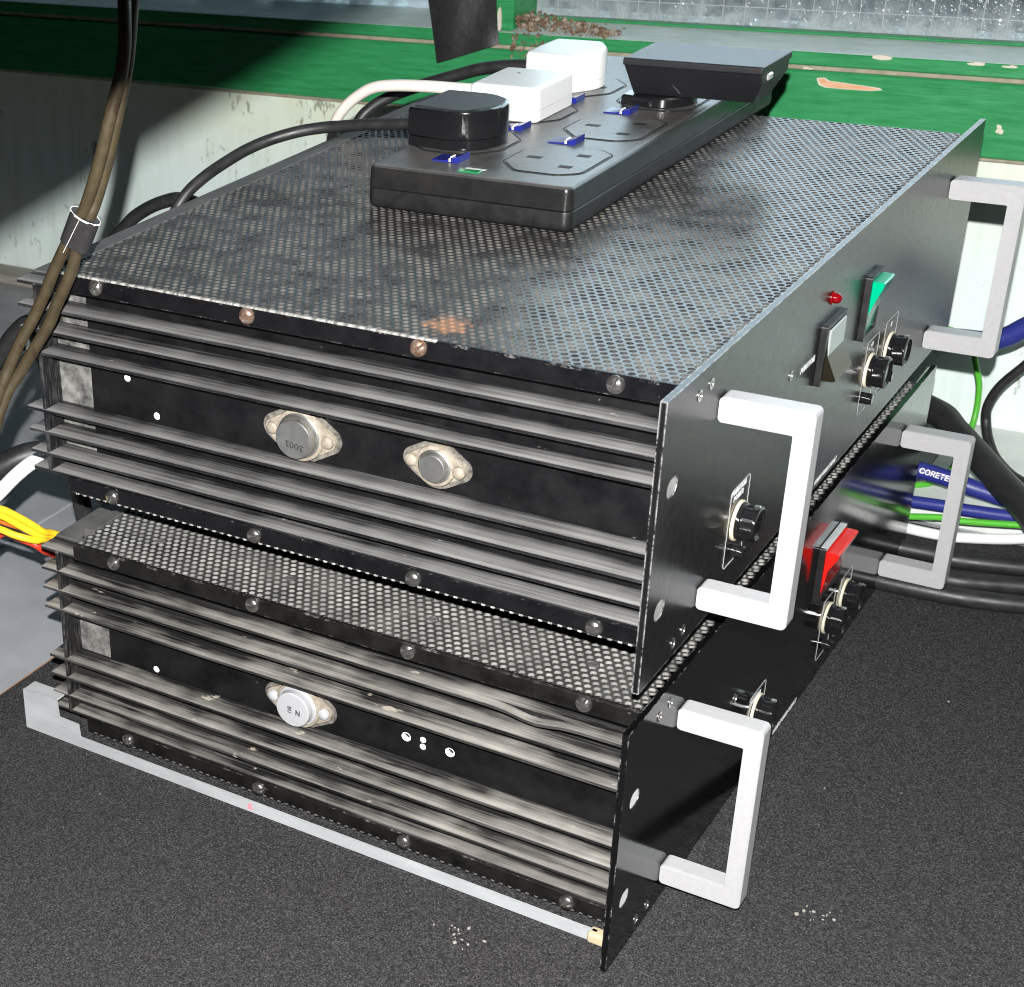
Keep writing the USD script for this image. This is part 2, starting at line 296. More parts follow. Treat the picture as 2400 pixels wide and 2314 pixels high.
def lathe(profile, center, axis='z', n=28, sign=1):
    """profile: (radius, height) pairs; revolved about an axis through center."""
    pr = np.array(profile, float)
    a = np.linspace(0, 2 * np.pi, n, endpoint=False)
    v = np.stack([np.outer(pr[:, 0], np.cos(a)), np.outer(pr[:, 0], np.sin(a)), np.repeat(pr[:, 1:2] * sign, n, 1)], -1).reshape(-1, 3)
    f = []
    for i in range(len(pr) - 1):
        for j in range(n):
            p, q = i * n + j, i * n + (j + 1) % n
            f += [(p, q, q + n), (p, q + n, p + n)]
    m = T(v, f, process=False)
    if axis == 'x':
        m.vertices = m.vertices[:, [2, 0, 1]]
    elif axis == 'y':
        m.vertices = m.vertices[:, [1, 2, 0]]
    m.vertices += np.array(center, float)
    if sign < 0:
        m.invert()
    return m


def spline(pts, n=10):
    p = np.array(pts, float)
    p = np.vstack([2 * p[0] - p[1], p, 2 * p[-1] - p[-2]])
    out = []
    for i in range(1, len(p) - 2):
        for t in np.linspace(0, 1, n, endpoint=False):
            out.append(.5 * (2 * p[i] + (p[i + 1] - p[i - 1]) * t + (2 * p[i - 1] - 5 * p[i] + 4 * p[i + 1] - p[i + 2]) * t * t + (3 * p[i] - p[i - 1] - 3 * p[i + 1] + p[i + 2]) * t ** 3))
    out.append(p[-2])
    return np.array(out)


def tube(pts, r, n=12, smooth=10):
    c = spline(pts, smooth) if smooth > 1 else np.array(pts, float)
    t = np.gradient(c, axis=0); t /= np.linalg.norm(t, axis=1)[:, None]
    u = np.cross(t[0], [0, 0, 1.]) if abs(t[0][2]) < .9 else np.cross(t[0], [1., 0, 0])
    u /= np.linalg.norm(u)
    a = np.linspace(0, 2 * np.pi, n, endpoint=False)
    rr = np.broadcast_to(r, len(c)) if np.ndim(r) == 0 else np.interp(np.linspace(0, 1, len(c)), np.linspace(0, 1, len(r)), r)
    rings = []
    for i in range(len(c)):
        u = u - t[i] * (u @ t[i]); u /= np.linalg.norm(u); w = np.cross(t[i], u)
        rings.append(c[i] + rr[i] * (np.outer(np.cos(a), u) + np.outer(np.sin(a), w)))
    v = np.vstack(rings + [c[:1], c[-1:]])
    f = []
    for i in range(len(c) - 1):
        for j in range(n):
            p, q = i * n + j, i * n + (j + 1) % n
            f += [(p, q, q + n), (p, q + n, p + n)]
    k = len(c) * n
    for j in range(n):
        f += [(k, (j + 1) % n, j), (k + 1, k - n + j, k - n + (j + 1) % n)]
    return T(v, f, process=False)


def rrect(x0, y0, x1, y1, r, q=6):
    return sbox(x0 + r, y0 + r, x1 - r, y1 - r).buffer(r, quad_segs=q)


def dome(r, h, n=20, k=5):
    a = np.linspace(0, np.pi / 2, k + 1)
    return [(r, 0)] + [(max(r * math.cos(t), 1e-5), h * math.sin(t)) for t in a]


USED = {}


def numbered(parent, name):
    k = USED.get((parent, name), 0); USED[(parent, name)] = k + 1
    return f'{parent}/{name}' if k == 0 else f'{parent}/{name}_{k:03d}'


def tag(prim, label=None, category=None, group=None, kind=None):
    for k, v in (('label', label), ('category', category), ('group', group), ('kind', kind)):
        if v:
            prim.SetCustomDataByKey(k, v)
    return prim


def path_of(p):
    return '/World' if p is None else str(p.GetPath())


def obj(name, mesh, m, parent=None, smooth=30, **kw):
    if isinstance(mesh, m3.Manifold):
        mesh = man(mesh)
    pr = usdkit.mesh(stage, numbered(path_of(parent), name), mesh, M[m] if isinstance(m, str) else m, smooth=smooth).GetPrim()
    return tag(pr, **kw)


def thing(name, label, category, loc=None, group=None, parent=None):
    x = UsdGeom.Xform.Define(stage, numbered(path_of(parent), name))
    if loc is not None:
        x.AddTranslateOp().Set(Gf.Vec3d(*map(float, loc)))
    return tag(x.GetPrim(), label, category, group)


def holder(name, parent):                                            # a part that is only made of sub-parts
    return UsdGeom.Xform.Define(stage, numbered(path_of(parent), name)).GetPrim()


def face_text(text, h, y, z, x, bold=True):
    """Lettering on a panel that faces +x: reads along +y."""
    m = meshkit.text_mesh(text, h, depth=.00015, bold=bold)
    v = np.array(m.vertices)
    m.vertices = np.stack([v[:, 2] + x, v[:, 0] + y, v[:, 1] + z], 1)
    return m


# ------------------------------------------------------------------ the setting: bench, carpet, wall
Z0 = -.288
WA, WB = .716, .022                                                   # the wall: y = WA + WB x


def wy(x, off=0.):
    return WA + WB * x + off


def wallbox(x0, x1, o0, o1, z0, z1, c=.0005):
    m = cbox((x0, o0, z0), (x1, o1, z1), c)
    m.vertices[:, 1] += WA + WB * m.vertices[:, 0]
    return m


tag(UsdGeom.Xform.Define(stage, '/World/bench').GetPrim(), 'grey painted bench that everything stands on', 'bench', kind='structure')
bench = stage.GetPrimAtPath('/World/bench')
xs = [-1.0, -.705, -.545, -.405, .75]
for i in range(4):
    obj('board', cbox((xs[i] + .0005, -.55, Z0 - .03), (xs[i + 1] - .0005, .80, Z0 - .004 + (.0006 if i % 2 else 0)), .0008), 'bench', bench)
obj('batten', wallbox(-1.0, -.35, -.034, -.001, Z0 - .004, Z0 + .006, .002), 'batten', bench)


def carpet_sheet():
    nx, ny = 60, 60
    X = np.linspace(-.408, .75, nx); Y = np.linspace(-.55, .545, ny)
    g = np.stack(np.meshgrid(X, Y, indexing='ij'), -1).reshape(-1, 2)
    e = .0012 * (meshkit.noise(np.column_stack([g * 40, np.zeros(len(g))]), 3) - .5) * (g[:, 0] < -.40)
    top = np.column_stack([g[:, 0] + e, g[:, 1], np.full(len(g), Z0)])
    idx = np.arange(nx * ny).reshape(nx, ny)
    f = []
    for i in range(nx - 1):
        for j in range(ny - 1):
            a, b, c, d = idx[i, j], idx[i + 1, j], idx[i + 1, j + 1], idx[i, j + 1]
            f += [(a, b, c), (a, c, d)]
    n = len(top)
    rim = list(idx[:, 0]) + list(idx[-1, 1:]) + list(idx[-2::-1, -1]) + list(idx[0, -2:0:-1])
    low = top[rim].copy(); low[:, 2] = Z0 - .0034
    v = np.vstack([top, low])
    k = len(rim)
    for i in range(k):
        a, b = rim[i], rim[(i + 1) % k]
        f += [(a, n + i, n + (i + 1) % k), (a, n + (i + 1) % k, b)]
    return T(v, f, process=False)


obj('carpet', carpet_sheet(), 'carpet', None, False, label='black speckled carpet spread over the bench under the two units', category='carpet', kind='structure')
obj('carpet_edge_strip', cbox((-.4115, -.55, Z0 - .0036), (-.4085, .545, Z0 - .0016), .0005), 'benchedge', bench)
obj('white_shelf_board', cbox((-.02, .556, Z0 - .0035), (.75, .722, Z0 + .010), .002), 'paleboard', None,
    label='pale painted board lying on the bench along the wall behind the cables at the right', category='board')

obj('wall', wallbox(-1.25, .75, 0., .10, Z0 - .05, -.0768, .001), 'plaster', None, label='pale cyan plaster wall with mould freckles under the green window frame', category='wall', kind='structure')
win = thing('window', 'green painted window frame with wired glass panes and a pale sloping sill', 'window')
obj('lower_rail', wallbox(-1.25, .75, -.007, .09, -.0765, -.0245, .0012), 'frame', win)
obj('caulk_line', wallbox(-1.25, .75, -.0045, .09, -.0245, -.0212, .0005), 'crack', win)
obj('caulk_line', wallbox(-1.25, .75, -.0030, .05, -.0800, -.0766, .0008), 'crack', win)
obj('upper_rail', wallbox(-1.25, .75, -.006, .09, -.0212, -.0113, .001), 'frame', win)


def sill_mesh(x0, x1):
    pr = [(-.006, -.0113), (-.006, -.0111), (.040, -.0055), (.075, -.0055), (.075, -.0113)]
    m = extrude(Polygon(pr), x0, x1, 'x')
    m.vertices[:, 1] += WA + WB * m.vertices[:, 0]
    return m


obj('sill', sill_mesh(-1.25, .75), 'sill', win, False)
obj('mullion', wallbox(-.418, -.400, -.004, .055, -.0112, 1.1, .002), 'frame', win)
obj('glass_pane', wallbox(-.400, 1.30, .0405, .0445, -.0052, 1.1, .0003), 'pane', win)
obj('glass_pane', wallbox(-1.65, -.418, .0405, .0445, -.0052, 1.1, .0003), 'pane_left', win)
obj('glazing_bead', wallbox(-.40, 1.45, .030, .0402, -.0062, -.0042, .0006), 'frame', win)
wires = []
for i in range(110):
    x = -.398 + i * .0168
    wires.append(wallbox(x - .00022, x + .00022, .0392, .0403, -.005, .30, .0001))
for j in range(18):
    z = .0095 + j * .0168
    wires.append(wallbox(-.40, 1.45, .0390, .0402, z - .00022, z + .00022, .0001))
obj('wire_grid', cat(wires), 'wire', win, False, kind='stuff')
beads = []
for k in range(46):
    s = trimesh.creation.icosphere(1, .0007 + .0006 * rng.random())
    x = rng.uniform(-.36, .2); s.apply_translation((x, wy(x, .0395), rng.uniform(.0, .05)))
    beads.append(s)
obj('glass_bead', cat(beads), 'glint', win, kind='stuff')
obj('outside_ledge', cbox((-1.9, .90, -.30), (1.8, 1.1, .055), .01), 'stone', None, label='dark stone ledge outside behind the wired glass', category='ledge', kind='structure')


# chips of paint on the frame
def blob(cx, cz, w, h, seed, off0, off1, n=26):
    r = np.random.default_rng(seed); a = np.linspace(0, 2 * np.pi, n, endpoint=False)
    q = 1 + .28 * np.interp(a, np.linspace(0, 2 * np.pi, 9), np.append(r.normal(size=8), 0))
    m = extrude(Polygon(np.column_stack([cx + w * q * np.cos(a), cz + h * q * np.sin(a)])).buffer(0), off0, off1, 'y')
    m.vertices[:, 1] += WA + WB * m.vertices[:, 0]
    return m


chip = extrude(Polygon([(-.1575, -.0275), (-.153, -.0262), (-.151, -.0295), (-.135, -.0310), (-.115, -.0335), (-.1118, -.0348), (-.118, -.0362), (-.138, -.0362), (-.150, -.0358), (-.1545, -.0335)]), -.0078, -.0066, 'y')
chip.vertices[:, [0, 2]] = (chip.vertices[:, [0, 2]] - (-.134, -.0325)) * (.95, .62) + (-.134, -.0330)
chip.vertices[:, 1] += WA + WB * chip.vertices[:, 0]
rim = extrude(Polygon([(-.1590, -.0265), (-.153, -.0253), (-.149, -.0287), (-.135, -.0302), (-.112, -.0328), (-.1095, -.0350), (-.118, -.0370), (-.138, -.0371), (-.152, -.0368), (-.157, -.0340)]), -.0074, -.0066, 'y')
rim.vertices[:, [0, 2]] = (rim.vertices[:, [0, 2]] - (-.134, -.0325)) * (.95, .62) + (-.134, -.0330)
rim.vertices[:, 1] += WA + WB * rim.vertices[:, 0]
obj('paint_chip', chip, 'chip', win, False, label='orange bare wood chip in the green rail')
obj('paint_chip', rim, 'chiprim', win, False)
for k, (cx, cz, w, h) in enumerate([(-.115, -.0118, .007, .0014), (-.052, -.0122, .005, .0012), (-.03, -.0125, .004, .001), (-.165, -.0229, .004, .0012), (-.41, -.003, .002, .008),
                                    (-.475, -.0745, .008, .004), (-.19, -.0118, .004, .001), (.01, -.0715, .006, .0035), (-.03, -.055, .003, .004)]):
    obj('paint_chip', blob(cx, cz, w, h, k, -.0074, -.0056), 'chiprim', win, False)
# crumbs of dirt heaped on the sill beside the mullion
crumbs = []
for k in range(800):
    u = rng.random() ** 1.6
    x = -.398 + .085 * u; lean = max(0., 1 - u * 1.1)
    z = -.0100 + rng.random() * (.010 * lean ** 1.5 + .002); off = -.006 + rng.random() * .034
    if rng.random() < .25 and u < .4:
        off = -.0075; z = -.010 - rng.random() * .022 * lean
    s = trimesh.creation.icosphere(0, .0005 + .0017 * rng.random() ** 3); s.vertices *= rng.uniform(.5, 1.5, 3)
    s.apply_translation((x, wy(x, off), z)); crumbs.append(s)
obj('dirt_pile', cat(crumbs), 'dirt', None, False, label='brown crumbly dirt heaped on the sill right of the green mullion', category='dirt', kind='stuff')


def tape_flap():
    n = 14
    c = np.array([[-.481, .055], [-.4185, .055], [-.4055, -.0185], [-.4600, -.0372]])
    v = []
    for i in range(n):
        for j in range(n):
            u, w = i / (n - 1), j / (n - 1)
            p = (c[0] * (1 - u) + c[1] * u) * (1 - w) + (c[3] * (1 - u) + c[2] * u) * w
            off = -.010 - .006 * math.sin(u * 3 + .3) * w - .004 * w * w + .0035 * math.sin(7 * u + 5 * w) * w * u
            v.append((p[0], wy(p[0], off), p[1]))
    v = np.array(v); b = v.copy(); b[:, 1] += .0006
    f = []
    for i in range(n - 1):
        for j in range(n - 1):
            a, q, r, s = i * n + j, (i + 1) * n + j, (i + 1) * n + j + 1, i * n + j + 1
            f += [(a, r, q), (a, s, r)] + [(n * n + a, n * n + q, n * n + r), (n * n + a, n * n + r, n * n + s)]
    rimi = [i * n for i in range(n)] + [(n - 1) * n + j for j in range(1, n)] + [i * n + n - 1 for i in range(n - 2, -1, -1)] + [j for j in range(n - 2, 0, -1)]
    for i in range(len(rimi)):
        a, q = rimi[i], rimi[(i + 1) % len(rimi)]
        f += [(a, q, n * n + q), (a, n * n + q, n * n + a)]
    return T(np.vstack([v, b]), f, process=False)


obj('tape_flap', tape_flap(), 'tape', None, 40, label='black gaffer tape flap hanging down over the green window frame', category='tape')

# board out of the frame at the upper left: it shades the wall and the bench there from the flash
FL = np.array([.204, -.60, .31]); t_ = .19
W1, W2 = np.array([-.9712, .6946, -.2572]), np.array([-.5578, .7037, -.0198])
o1, o2 = FL + t_ * (W1 + .5 * (W1 - W2) - FL), FL + t_ * (W2 + .9 * (W2 - W1) - FL)
ax = o2 - o1
nrm = np.cross(ax, FL - o1); nrm = np.cross(ax, nrm); nrm /= np.linalg.norm(nrm)   # board plane holds the edge and points away from the beam
side = np.cross(nrm, ax); side /= np.linalg.norm(side)
if side @ np.array([-.3, 0, 1.]) < 0:
    side = -side
q = [o1, o2, o2 + side * .30, o1 + side * .30]
nb = np.cross(q[1] - q[0], q[3] - q[0]); nb /= np.linalg.norm(nb)
obj('hanging_board', trimesh.convex.convex_hull(np.array(q + [p + nb * .006 for p in q])), 'dark', None, False,
    label='dark board hanging out of frame at the upper left, shading the wall there', category='board')


# ------------------------------------------------------------------ the two rack power supplies
W_, H_ = .4975, .1325
PITCH_X = .00466


def perforated(x0, x1, y0, y1, z, p=PITCH_X, r=.00166, th=.0016, skip=None):
    rows = []
    dy = p * math.sqrt(3) / 2
    ny = int((y1 - y0) / dy); nx = int((x1 - x0) / p)
    ctr = np.array([(x0 + p / 2 + i * p + (p / 2 if j % 2 else 0), y0 + dy / 2 + j * dy) for j in range(ny) for i in range(nx - (j % 2))])
    ah = np.radians(30 + 60 * np.arange(6)); R = p / math.sqrt(3)
    hx = R * np.column_stack([np.cos(ah), np.sin(ah)])
    ac = np.radians(30 + 30 * np.arange(12)); ci = r * np.column_stack([np.cos(ac), np.sin(ac)])
    tri = []                                                          # 0-5 hex top, 6-17 circle top, 18-23 hex bottom, 24-35 circle bottom
    for k in range(6):
        k2 = (k + 1) % 6; a, b, c = 6 + 2 * k, 6 + 2 * k + 1, 6 + (2 * k + 2) % 12
        up_ = [(k, b, a), (k, k2, b), (k2, c, b)]
        tri += up_ + [(u[0] + 18, u[2] + 18, u[1] + 18) for u in up_]
    for k in range(12):
        a, b = 6 + k, 6 + (k + 1) % 12
        tri += [(a, b, b + 18), (a, b + 18, a + 18)]
    tri = np.array(tri)
    base = np.vstack([np.column_stack([hx, np.zeros(6)]), np.column_stack([ci, np.zeros(12)]), np.column_stack([hx, np.full(6, -th)]), np.column_stack([ci, np.full(12, -th)])])
    if skip is not None:
        ctr = ctr[[not skip(*c) for c in ctr]]
    V = (base[None] + np.column_stack([ctr, np.full(len(ctr), z)])[:, None]).reshape(-1, 3)
    V[:, 2] += .0006 * (meshkit.noise(np.column_stack([V[:, :2] * 16, np.full(len(V), z)]), 5) - .5) * np.clip((V[:, 1] - y0) / .03, 0, 1)
    F = (tri[None] + (36 * np.arange(len(ctr)))[:, None, None]).reshape(-1, 3)
    return T(V, F, process=False)


def pan_screw(part, x, y, z, mat, r=.0040, ang=.5):
    """Slotted dome head that faces -y; the slot is a groove in the dome."""
    d = man(m3.Manifold.revolve(m3.CrossSection([[(0, -.0006), (r, -.0006), (r, .0004), (r * .94, .0013), (r * .75, .0021), (r * .4, .0026), (0, .0028)]]), 24)
            - m3.Manifold.cube((2.4 * r, .0013, .003), True).translate((0, 0, .0028)).rotate((0, 0, math.degrees(ang))))
    d.vertices = np.column_stack([d.vertices[:, 0], -d.vertices[:, 2], d.vertices[:, 1]]) + np.array([x, y, z])
    obj('screw', d, mat, part)


def handle_soft(y0, y1, zt, zb):
    """Square-section U handle: rounded corners in the plane of the U, arrises eased in small steps."""
    out = rrect(.00005, zb, .0395, zt, .0026, 6)
    win = sbox(-.01, zb + .0112, .0312, zt - .0114).buffer(-.0008).buffer(.0008, quad_segs=4)
    sh = out.difference(win)
    feet = unary_union([rrect(.00005, zb, .03, zb + .0112, .0022, 5), rrect(.00005, zt - .0114, .03, zt, .0022, 5)])
    sh = unary_union([sh.difference(sbox(-.01, zb - .01, .008, zt + .01)), feet.intersection(sbox(-.01, zb - .01, .02, zt + .01))]).buffer(.00002)
    m = None
    for inset, e in ((.0011, 0.), (.0007, .0001), (.0004, .00025), (.00018, .0005), (.00005, .0008), (0., .0011)):
        c = sh.buffer(-inset) if inset else sh
        c = max(getattr(c, 'geoms', [c]), key=lambda g: g.area)
        k = m3.Manifold.extrude(xsec(c), (y1 - y0) - 2 * e).translate((0, 0, e))
        m = k if m is None else m + k
    v = man(m)
    v.vertices = np.column_stack([v.vertices[:, 0], y1 - v.vertices[:, 2], v.vertices[:, 1]])
    return v


def outline(y0, y1, z0, z1, r=.0028, w=.0006):
    return rrect(y0, z0, y1, z1, r).difference(rrect(y0 + w, z0 + w, y1 - w, z1 - w, r - w))


def fuse_holder(part, y, z, r=.0082, L=.0092):
    f = holder('fuse_holder', part)
    obj('washer', lathe([(r + .0015, 0), (r + .0015, .0010), (r + .0010, .0014), (1e-5, .0017)], (0.0002, y, z), 'x'), 'washer', f)
    obj('collar', lathe([(r + .0006, .0017), (r + .0006, .0034), (r - .0002, .0038), (r - .0002, .0042)], (0, y, z), 'x'), 'gloss', f)
    a = np.linspace(0, 2 * np.pi, 40, endpoint=False)
    rr = np.where(np.arange(40) % 4 < 2, r, r - .0005)
    cap = extrude(Polygon(np.column_stack([rr * np.cos(a), rr * np.sin(a)])), .0042, L, 'x')
    cap.vertices += (0, y, z)
    rimm = lathe([(r - .0005, L), (r + .0002, L), (r + .0002, L + .0010), (r - .001, L + .0014), (r - .0022, L + .0003), (1e-5, L + .0003)], (0, y, z), 'x')
    obj('cap', cat([cap, rimm]), 'gloss', f)
    bayonet = cat([cbox((L - .002, y - .0012, z + r - .0006), (L + .0008, y + .0012, z + r + .0009), .0003)])
    obj('bayonet_lug', bayonet, 'chrome', f)


def nub(part, y, z, r=.0031, L=.0056):
    obj('indicator_stud', lathe([(r, 0), (r, L - .0006), (r - .0006, L), (1e-5, L)], (.0001, y, z), 'x', 18), 'gloss', part)


def to3(part, x, z, white, small=False):
    """Power transistor on the plate, facing -y: mica washer, diamond flange, can, two screws."""
    t = holder('transistor', part)
    y = .0383
    k = .78 if small else 1.
    cxs = .0150 * k
    big = Point(0, 0).buffer(.0128 * k, 20); ends = [Point(s * cxs, 0).buffer(.0048 * k, 12) for s in (-1, 1)]
    dia = unary_union([unary_union([big, e]).convex_hull for e in ends]).convex_hull
    rot = lambda g: affinity.translate(affinity.rotate(g, -3, origin=(0, 0)), x, z)
    obj('mica_washer', extrude(rot(dia.buffer(.0021)), y - .0005, y + .0001, 'y'), 'mica', t)
    obj('flange', extrude(rot(dia.buffer(-.0002)), y - .0022, y - .0004, 'y'), 'paste', t)
    rc, hc = (.0068, .0066) if small else (.0100, .0092)
    obj('can', lathe([(rc + .0024, .0022), (rc + .0022, .0032), (rc + .0006, .0040), (rc, .0050), (rc, hc - .0008), (rc - .0003, hc - .0003), (rc - .0009, hc), (1e-5, hc)], (x, y, z), 'y', 36, -1),
        'canwhite' if white else 'can', t)
    obj('can_base', lathe([(rc + .0035, .0021), (rc + .0030, .0034), (rc + .0015, .0038)], (x, y, z), 'y', 36, -1), 'paste', t)
    for s in (-1, 1):
        d = lathe([(.0032, .0021)] + [(max(.0032 * math.cos(a), 1e-5), .0032 + .0016 * math.sin(a)) for a in np.linspace(0, np.pi / 2, 5)], (x + s * (cxs + .0004), y, z - s * .0008), 'y', 20, -1)
        obj('screw', d, 'paste' if not white else 'canwhite', t)
    return t, y - hc


def text_y(text, h, x, y, z, rot=0.):
    """Lettering on a face that looks towards -y."""
    m = meshkit.text_mesh(text, h, depth=.00012, bold=True)
    v = np.array(m.vertices); v[:, :2] -= (v[:, :2].max(0) + v[:, :2].min(0)) / 2
    c, s = math.cos(rot), math.sin(rot)
    m.vertices = np.column_stack([v[:, 0] * c - v[:, 1] * s + x, y - v[:, 2], v[:, 0] * s + v[:, 1] * c + z])
    m.invert()
    return m


def rocker(part, name, y0, y1, z0, z1, mat, kind):
    s = holder(name, part)
    fr = rrect(y0, z0, y1, z1, .0012).difference(rrect(y0 + .0022, z0 + .0024, y1 - .0022, z1 - .0024, .0006))
    obj('bezel', extrude(fr, .0001, .0032, 'x'), 'plastic', s)
    a, b = y0 + .0026, y1 - .0026
    zt, zl, zm = z1 - .0028, z0 + .0028, (z0 + z1) / 2
    if kind == 'up':                                                  # the upper half stands out
        pr = [(-.004, zl), (.0018, zl), (.0030, zm - .004), (.0048, zm + .002), (.0086, zt - .0026), (.0090, zt - .0006), (.0082, zt), (-.004, zt)]
    else:                                                             # the lower half stands out
        pr = [(-.004, zl), (.0082, zl), (.0094, zl + .0008), (.0090, zl + .0020), (.0040, zm), (.0026, zt), (-.004, zt)]
    m = extrude(Polygon([(p[0], p[1]) for p in pr]), a, b, 'y')
    obj('rocker_key', m, mat, s, 25)
    return s


def power_supply(label, loc, upper):
    u = thing('power_supply_unit', label, 'power supply', loc, 'rack power supplies stacked on the carpet')
    fin = 'fin' if upper else 'fin_low'
    bar = 'bar' if upper else 'barlow'
    facem = 'face' if upper else 'face_low'
    # -- front panel with rack holes
    holes = [(.0150, -.0420), (.0150, -.0985)]
    pl = m3.Manifold.cube((.003, W_, H_)).translate((-.003, 0, -H_))
    for (hy, hz) in holes:
        pl -= m3.Manifold.extrude(xsec(rrect(hy - .0055, hz - .0042, hy + .0055, hz + .0042, .0041)), .02).transform([[0, 0, 1, -.01], [1, 0, 0, 0], [0, 1, 0, 0]])
    fp = obj('face_plate', pl, facem, u, False)
    for (hy, hz) in holes:
        obj('rack_hole_sleeve', extrude(rrect(hy - .0054, hz - .0041, hy + .0054, hz + .0041, .004), -.0025, -.0004, 'x'), 'white' if not upper else 'bare', fp)
    for (sy, sz) in [(.0373, -.1262), (.0486, -.1250), (.0364, -.0101), (.0494, -.0096), (.1628, -.0454)] if upper else [(.0480, -.1252), (.0340, -.1244), (.0364, -.0101), (.0494, -.0096), (.150, -.062)]:
        obj('screw', lathe([(.0026, 0), (.0026, .0002), (.0016, .00035), (.0014, -.0004), (1e-5, -.0004)], (.0001, sy, sz), 'x', 16), 'chrome', fp)
    for (y0, y1) in ((.0612, .0722), (.4306, .4430)):
        obj('handle', handle_soft(y0, y1, -.0195, -.1206), 'alu', u, 40)
    # -- heat sink: back wall, cross plate, fins
    hs = obj('heat_sink', m3.Manifold.cube((.0242, .0050, .1053)).translate((-.3392, .0398, -.1165)) + m3.Manifold.cube((.3150, .0040, .1053)).translate((-.3185, .0440, -.1165)), 'dustend', u)
    hp = m3.Manifold.cube((.3135, .0034, .1120)).translate((-.3170, .0384, -.1180))
    dots = [(-.2758, -.0759), (-.2935, -.0584)] if upper else [(-.2848, -.0769)]
    cups = [] if upper else [(-.1273, -.0668, .0027), (-.1178, -.0654, .0018), (-.1178, -.0695, .0018), (-.1028, -.0676, .0027)]
    for (x, z) in dots:
        hp -= m3.Manifold.cylinder(.02, .0021, -1, 20, True).rotate((90, 0, 0)).translate((x, .0400, z))
    for (x, z, r) in cups:
        hp -= m3.Manifold.cylinder(.02, r, -1, 24, True).rotate((90, 0, 0)).translate((x, .0400, z))
    obj('mounting_plate', hp, 'plate', hs, False)
    for (x, z) in dots:
        obj('rivet', lathe([(.0021, 0)] + [(max(.0021 * math.cos(a), 1e-5), .0026 + .0009 * math.sin(a)) for a in np.linspace(0, np.pi / 2, 4)], (x, .0414, z), 'y', 16, -1), 'white', hs)
    for (x, z, r) in cups:
        c = m3.Manifold.cylinder(.0031, r - .0001, -1, 24) - m3.Manifold.cylinder(.02, r - .0005, -1, 24).translate((0, 0, -.01))
        m = man(c); m.vertices = np.column_stack([m.vertices[:, 0] + x, .0415 - m.vertices[:, 2], m.vertices[:, 1] + z])
        obj('bush', m, 'white', hs)
        obj('hole_back', lathe([(r - .0003, 0), (1e-5, 0)], (x, .0416, z), 'y', 20, -1), 'slot', hs, False)
    zs = [-.0115, -.0238, -.0362, -.0486, -.0810, -.0934, -.1058, -.1162]
    for i, z in enumerate(zs):
        f = cbox((-.352, .0252 if i not in (0, 7) else .0262, z - .0011), (-.0035, .0400, z + .0009), .0003)
        if not upper and i == 1:                                      # the bruised fin of the lower unit
            f = f.subdivide_to_size(.006)
            d = np.exp(-((f.vertices[:, 0] + .055) / .012) ** 2) * (f.vertices[:, 1] < .03)
            f.vertices[:, 2] -= .0028 * d
        obj('fin', f, fin, hs)
    obj('cross_plate', cbox((-.3412, .0255, -.1165), (-.3392, .0400, -.0115), .0003), fin, hs)
    # -- transistors
    if upper:
        t, y = to3(u, -.1883, -.0668, False)
        obj('marking', text_y('3001', .0030, -.1875, y, -.0699, math.pi - .12), 'inkdark', t, False)
        to3(u, -.1161, -.0668, False, True)
    else:
        t, y = to3(u, -.1895, -.0669, True)
        obj('marking', text_y('BU', .0022, -.1910, y, -.0669, -math.pi / 2), 'inkdark', t, False)
        obj('marking', text_y('N', .0030, -.1860, y, -.0676, 0.), 'inkdark', t, False)
    # -- covers
    ytop = .0262
    cv = obj('perforated_cover', perforated(-.3265, -.0040, ytop + .0006, .4745, -.0030), 'mesh' if upper else 'mesh_low', u, False)
    obj('folded_edge', cbox((-.3272, .0248, -.0122), (-.0040, .0262, -.0034), .0003), bar, cv)
    obj('cut_edge', cbox((-.3260, .0248, -.0034), (-.112 if upper else -.30, .0266, -.0024), .0002), 'edgebare' if upper else bar, cv)
    obj('cut_edge', cbox((-.1118 if upper else -.2998, .0250, -.0034), (-.0040, .0266, -.0027), .0002), bar, cv)
    for k, x in enumerate((-.2988, -.2095, -.1202, -.0307)):
        pan_screw(cv, x, .0248, -.0070, 'rusty' if upper and k in (1, 2) else 'chrome', ang=(.9, .25, .7, 1.2)[k])
    for k in range(4):
        if not upper:
            obj('rivet', lathe([(.0028, 0), (.0020, .0004), (.0014, .0001), (1e-5, .0001)], (-.287 + .083 * k, .052, -.0028), 'z', 16), 'lip', cv)
    lc = obj('lower_cover', cbox((-.3270, .0262, -.1262), (-.0040, .4745, -.1250), .0003), 'dark', u)
    obj('folded_edge', cbox((-.3272, .0248, -.1247), (-.0040, .0262, -.1164), .0003), bar, lc)
    tabs = [cbox((-.3230 + i * PITCH_X, .0249, -.1257), (-.3230 + i * PITCH_X + .0020, .0264, -.12465), .0002) for i in range(68)]
    obj('scalloped_rim', cat(tabs), 'edgebare' if upper else 'lip', lc, False)
    for k, x in enumerate((-.2975, -.2086, -.1200, -.0310)):
        pan_screw(lc, x, .0248, -.1211, 'chrome', ang=(1.1, .4, .3, .6)[k])
    # -- chassis: rear panel with its lip, far side, inside parts, feet
    ch = obj('chassis', cbox((-.3360, .0435, -.1250), (-.3345, .4745, -.0090), .0003), 'dark', u)
    obj('rear_lip', cbox((-.3522, .0400, -.0118), (-.3275, .4745, -.0098), .0004), 'lip', ch)
    obj('rear_lip', cbox((-.3345, .0440, -.0098), (-.3275, .4745, -.0034), .0004), 'lip', ch)
    obj('side_plate', cbox((-.3345, .4730, -.1250), (-.0035, .4745, -.0045), .0003), 'dark', ch)
    obj('transformer', rbox((-.255, .16, -.1235), (-.12, .33, -.035), .006), 'inner', ch)
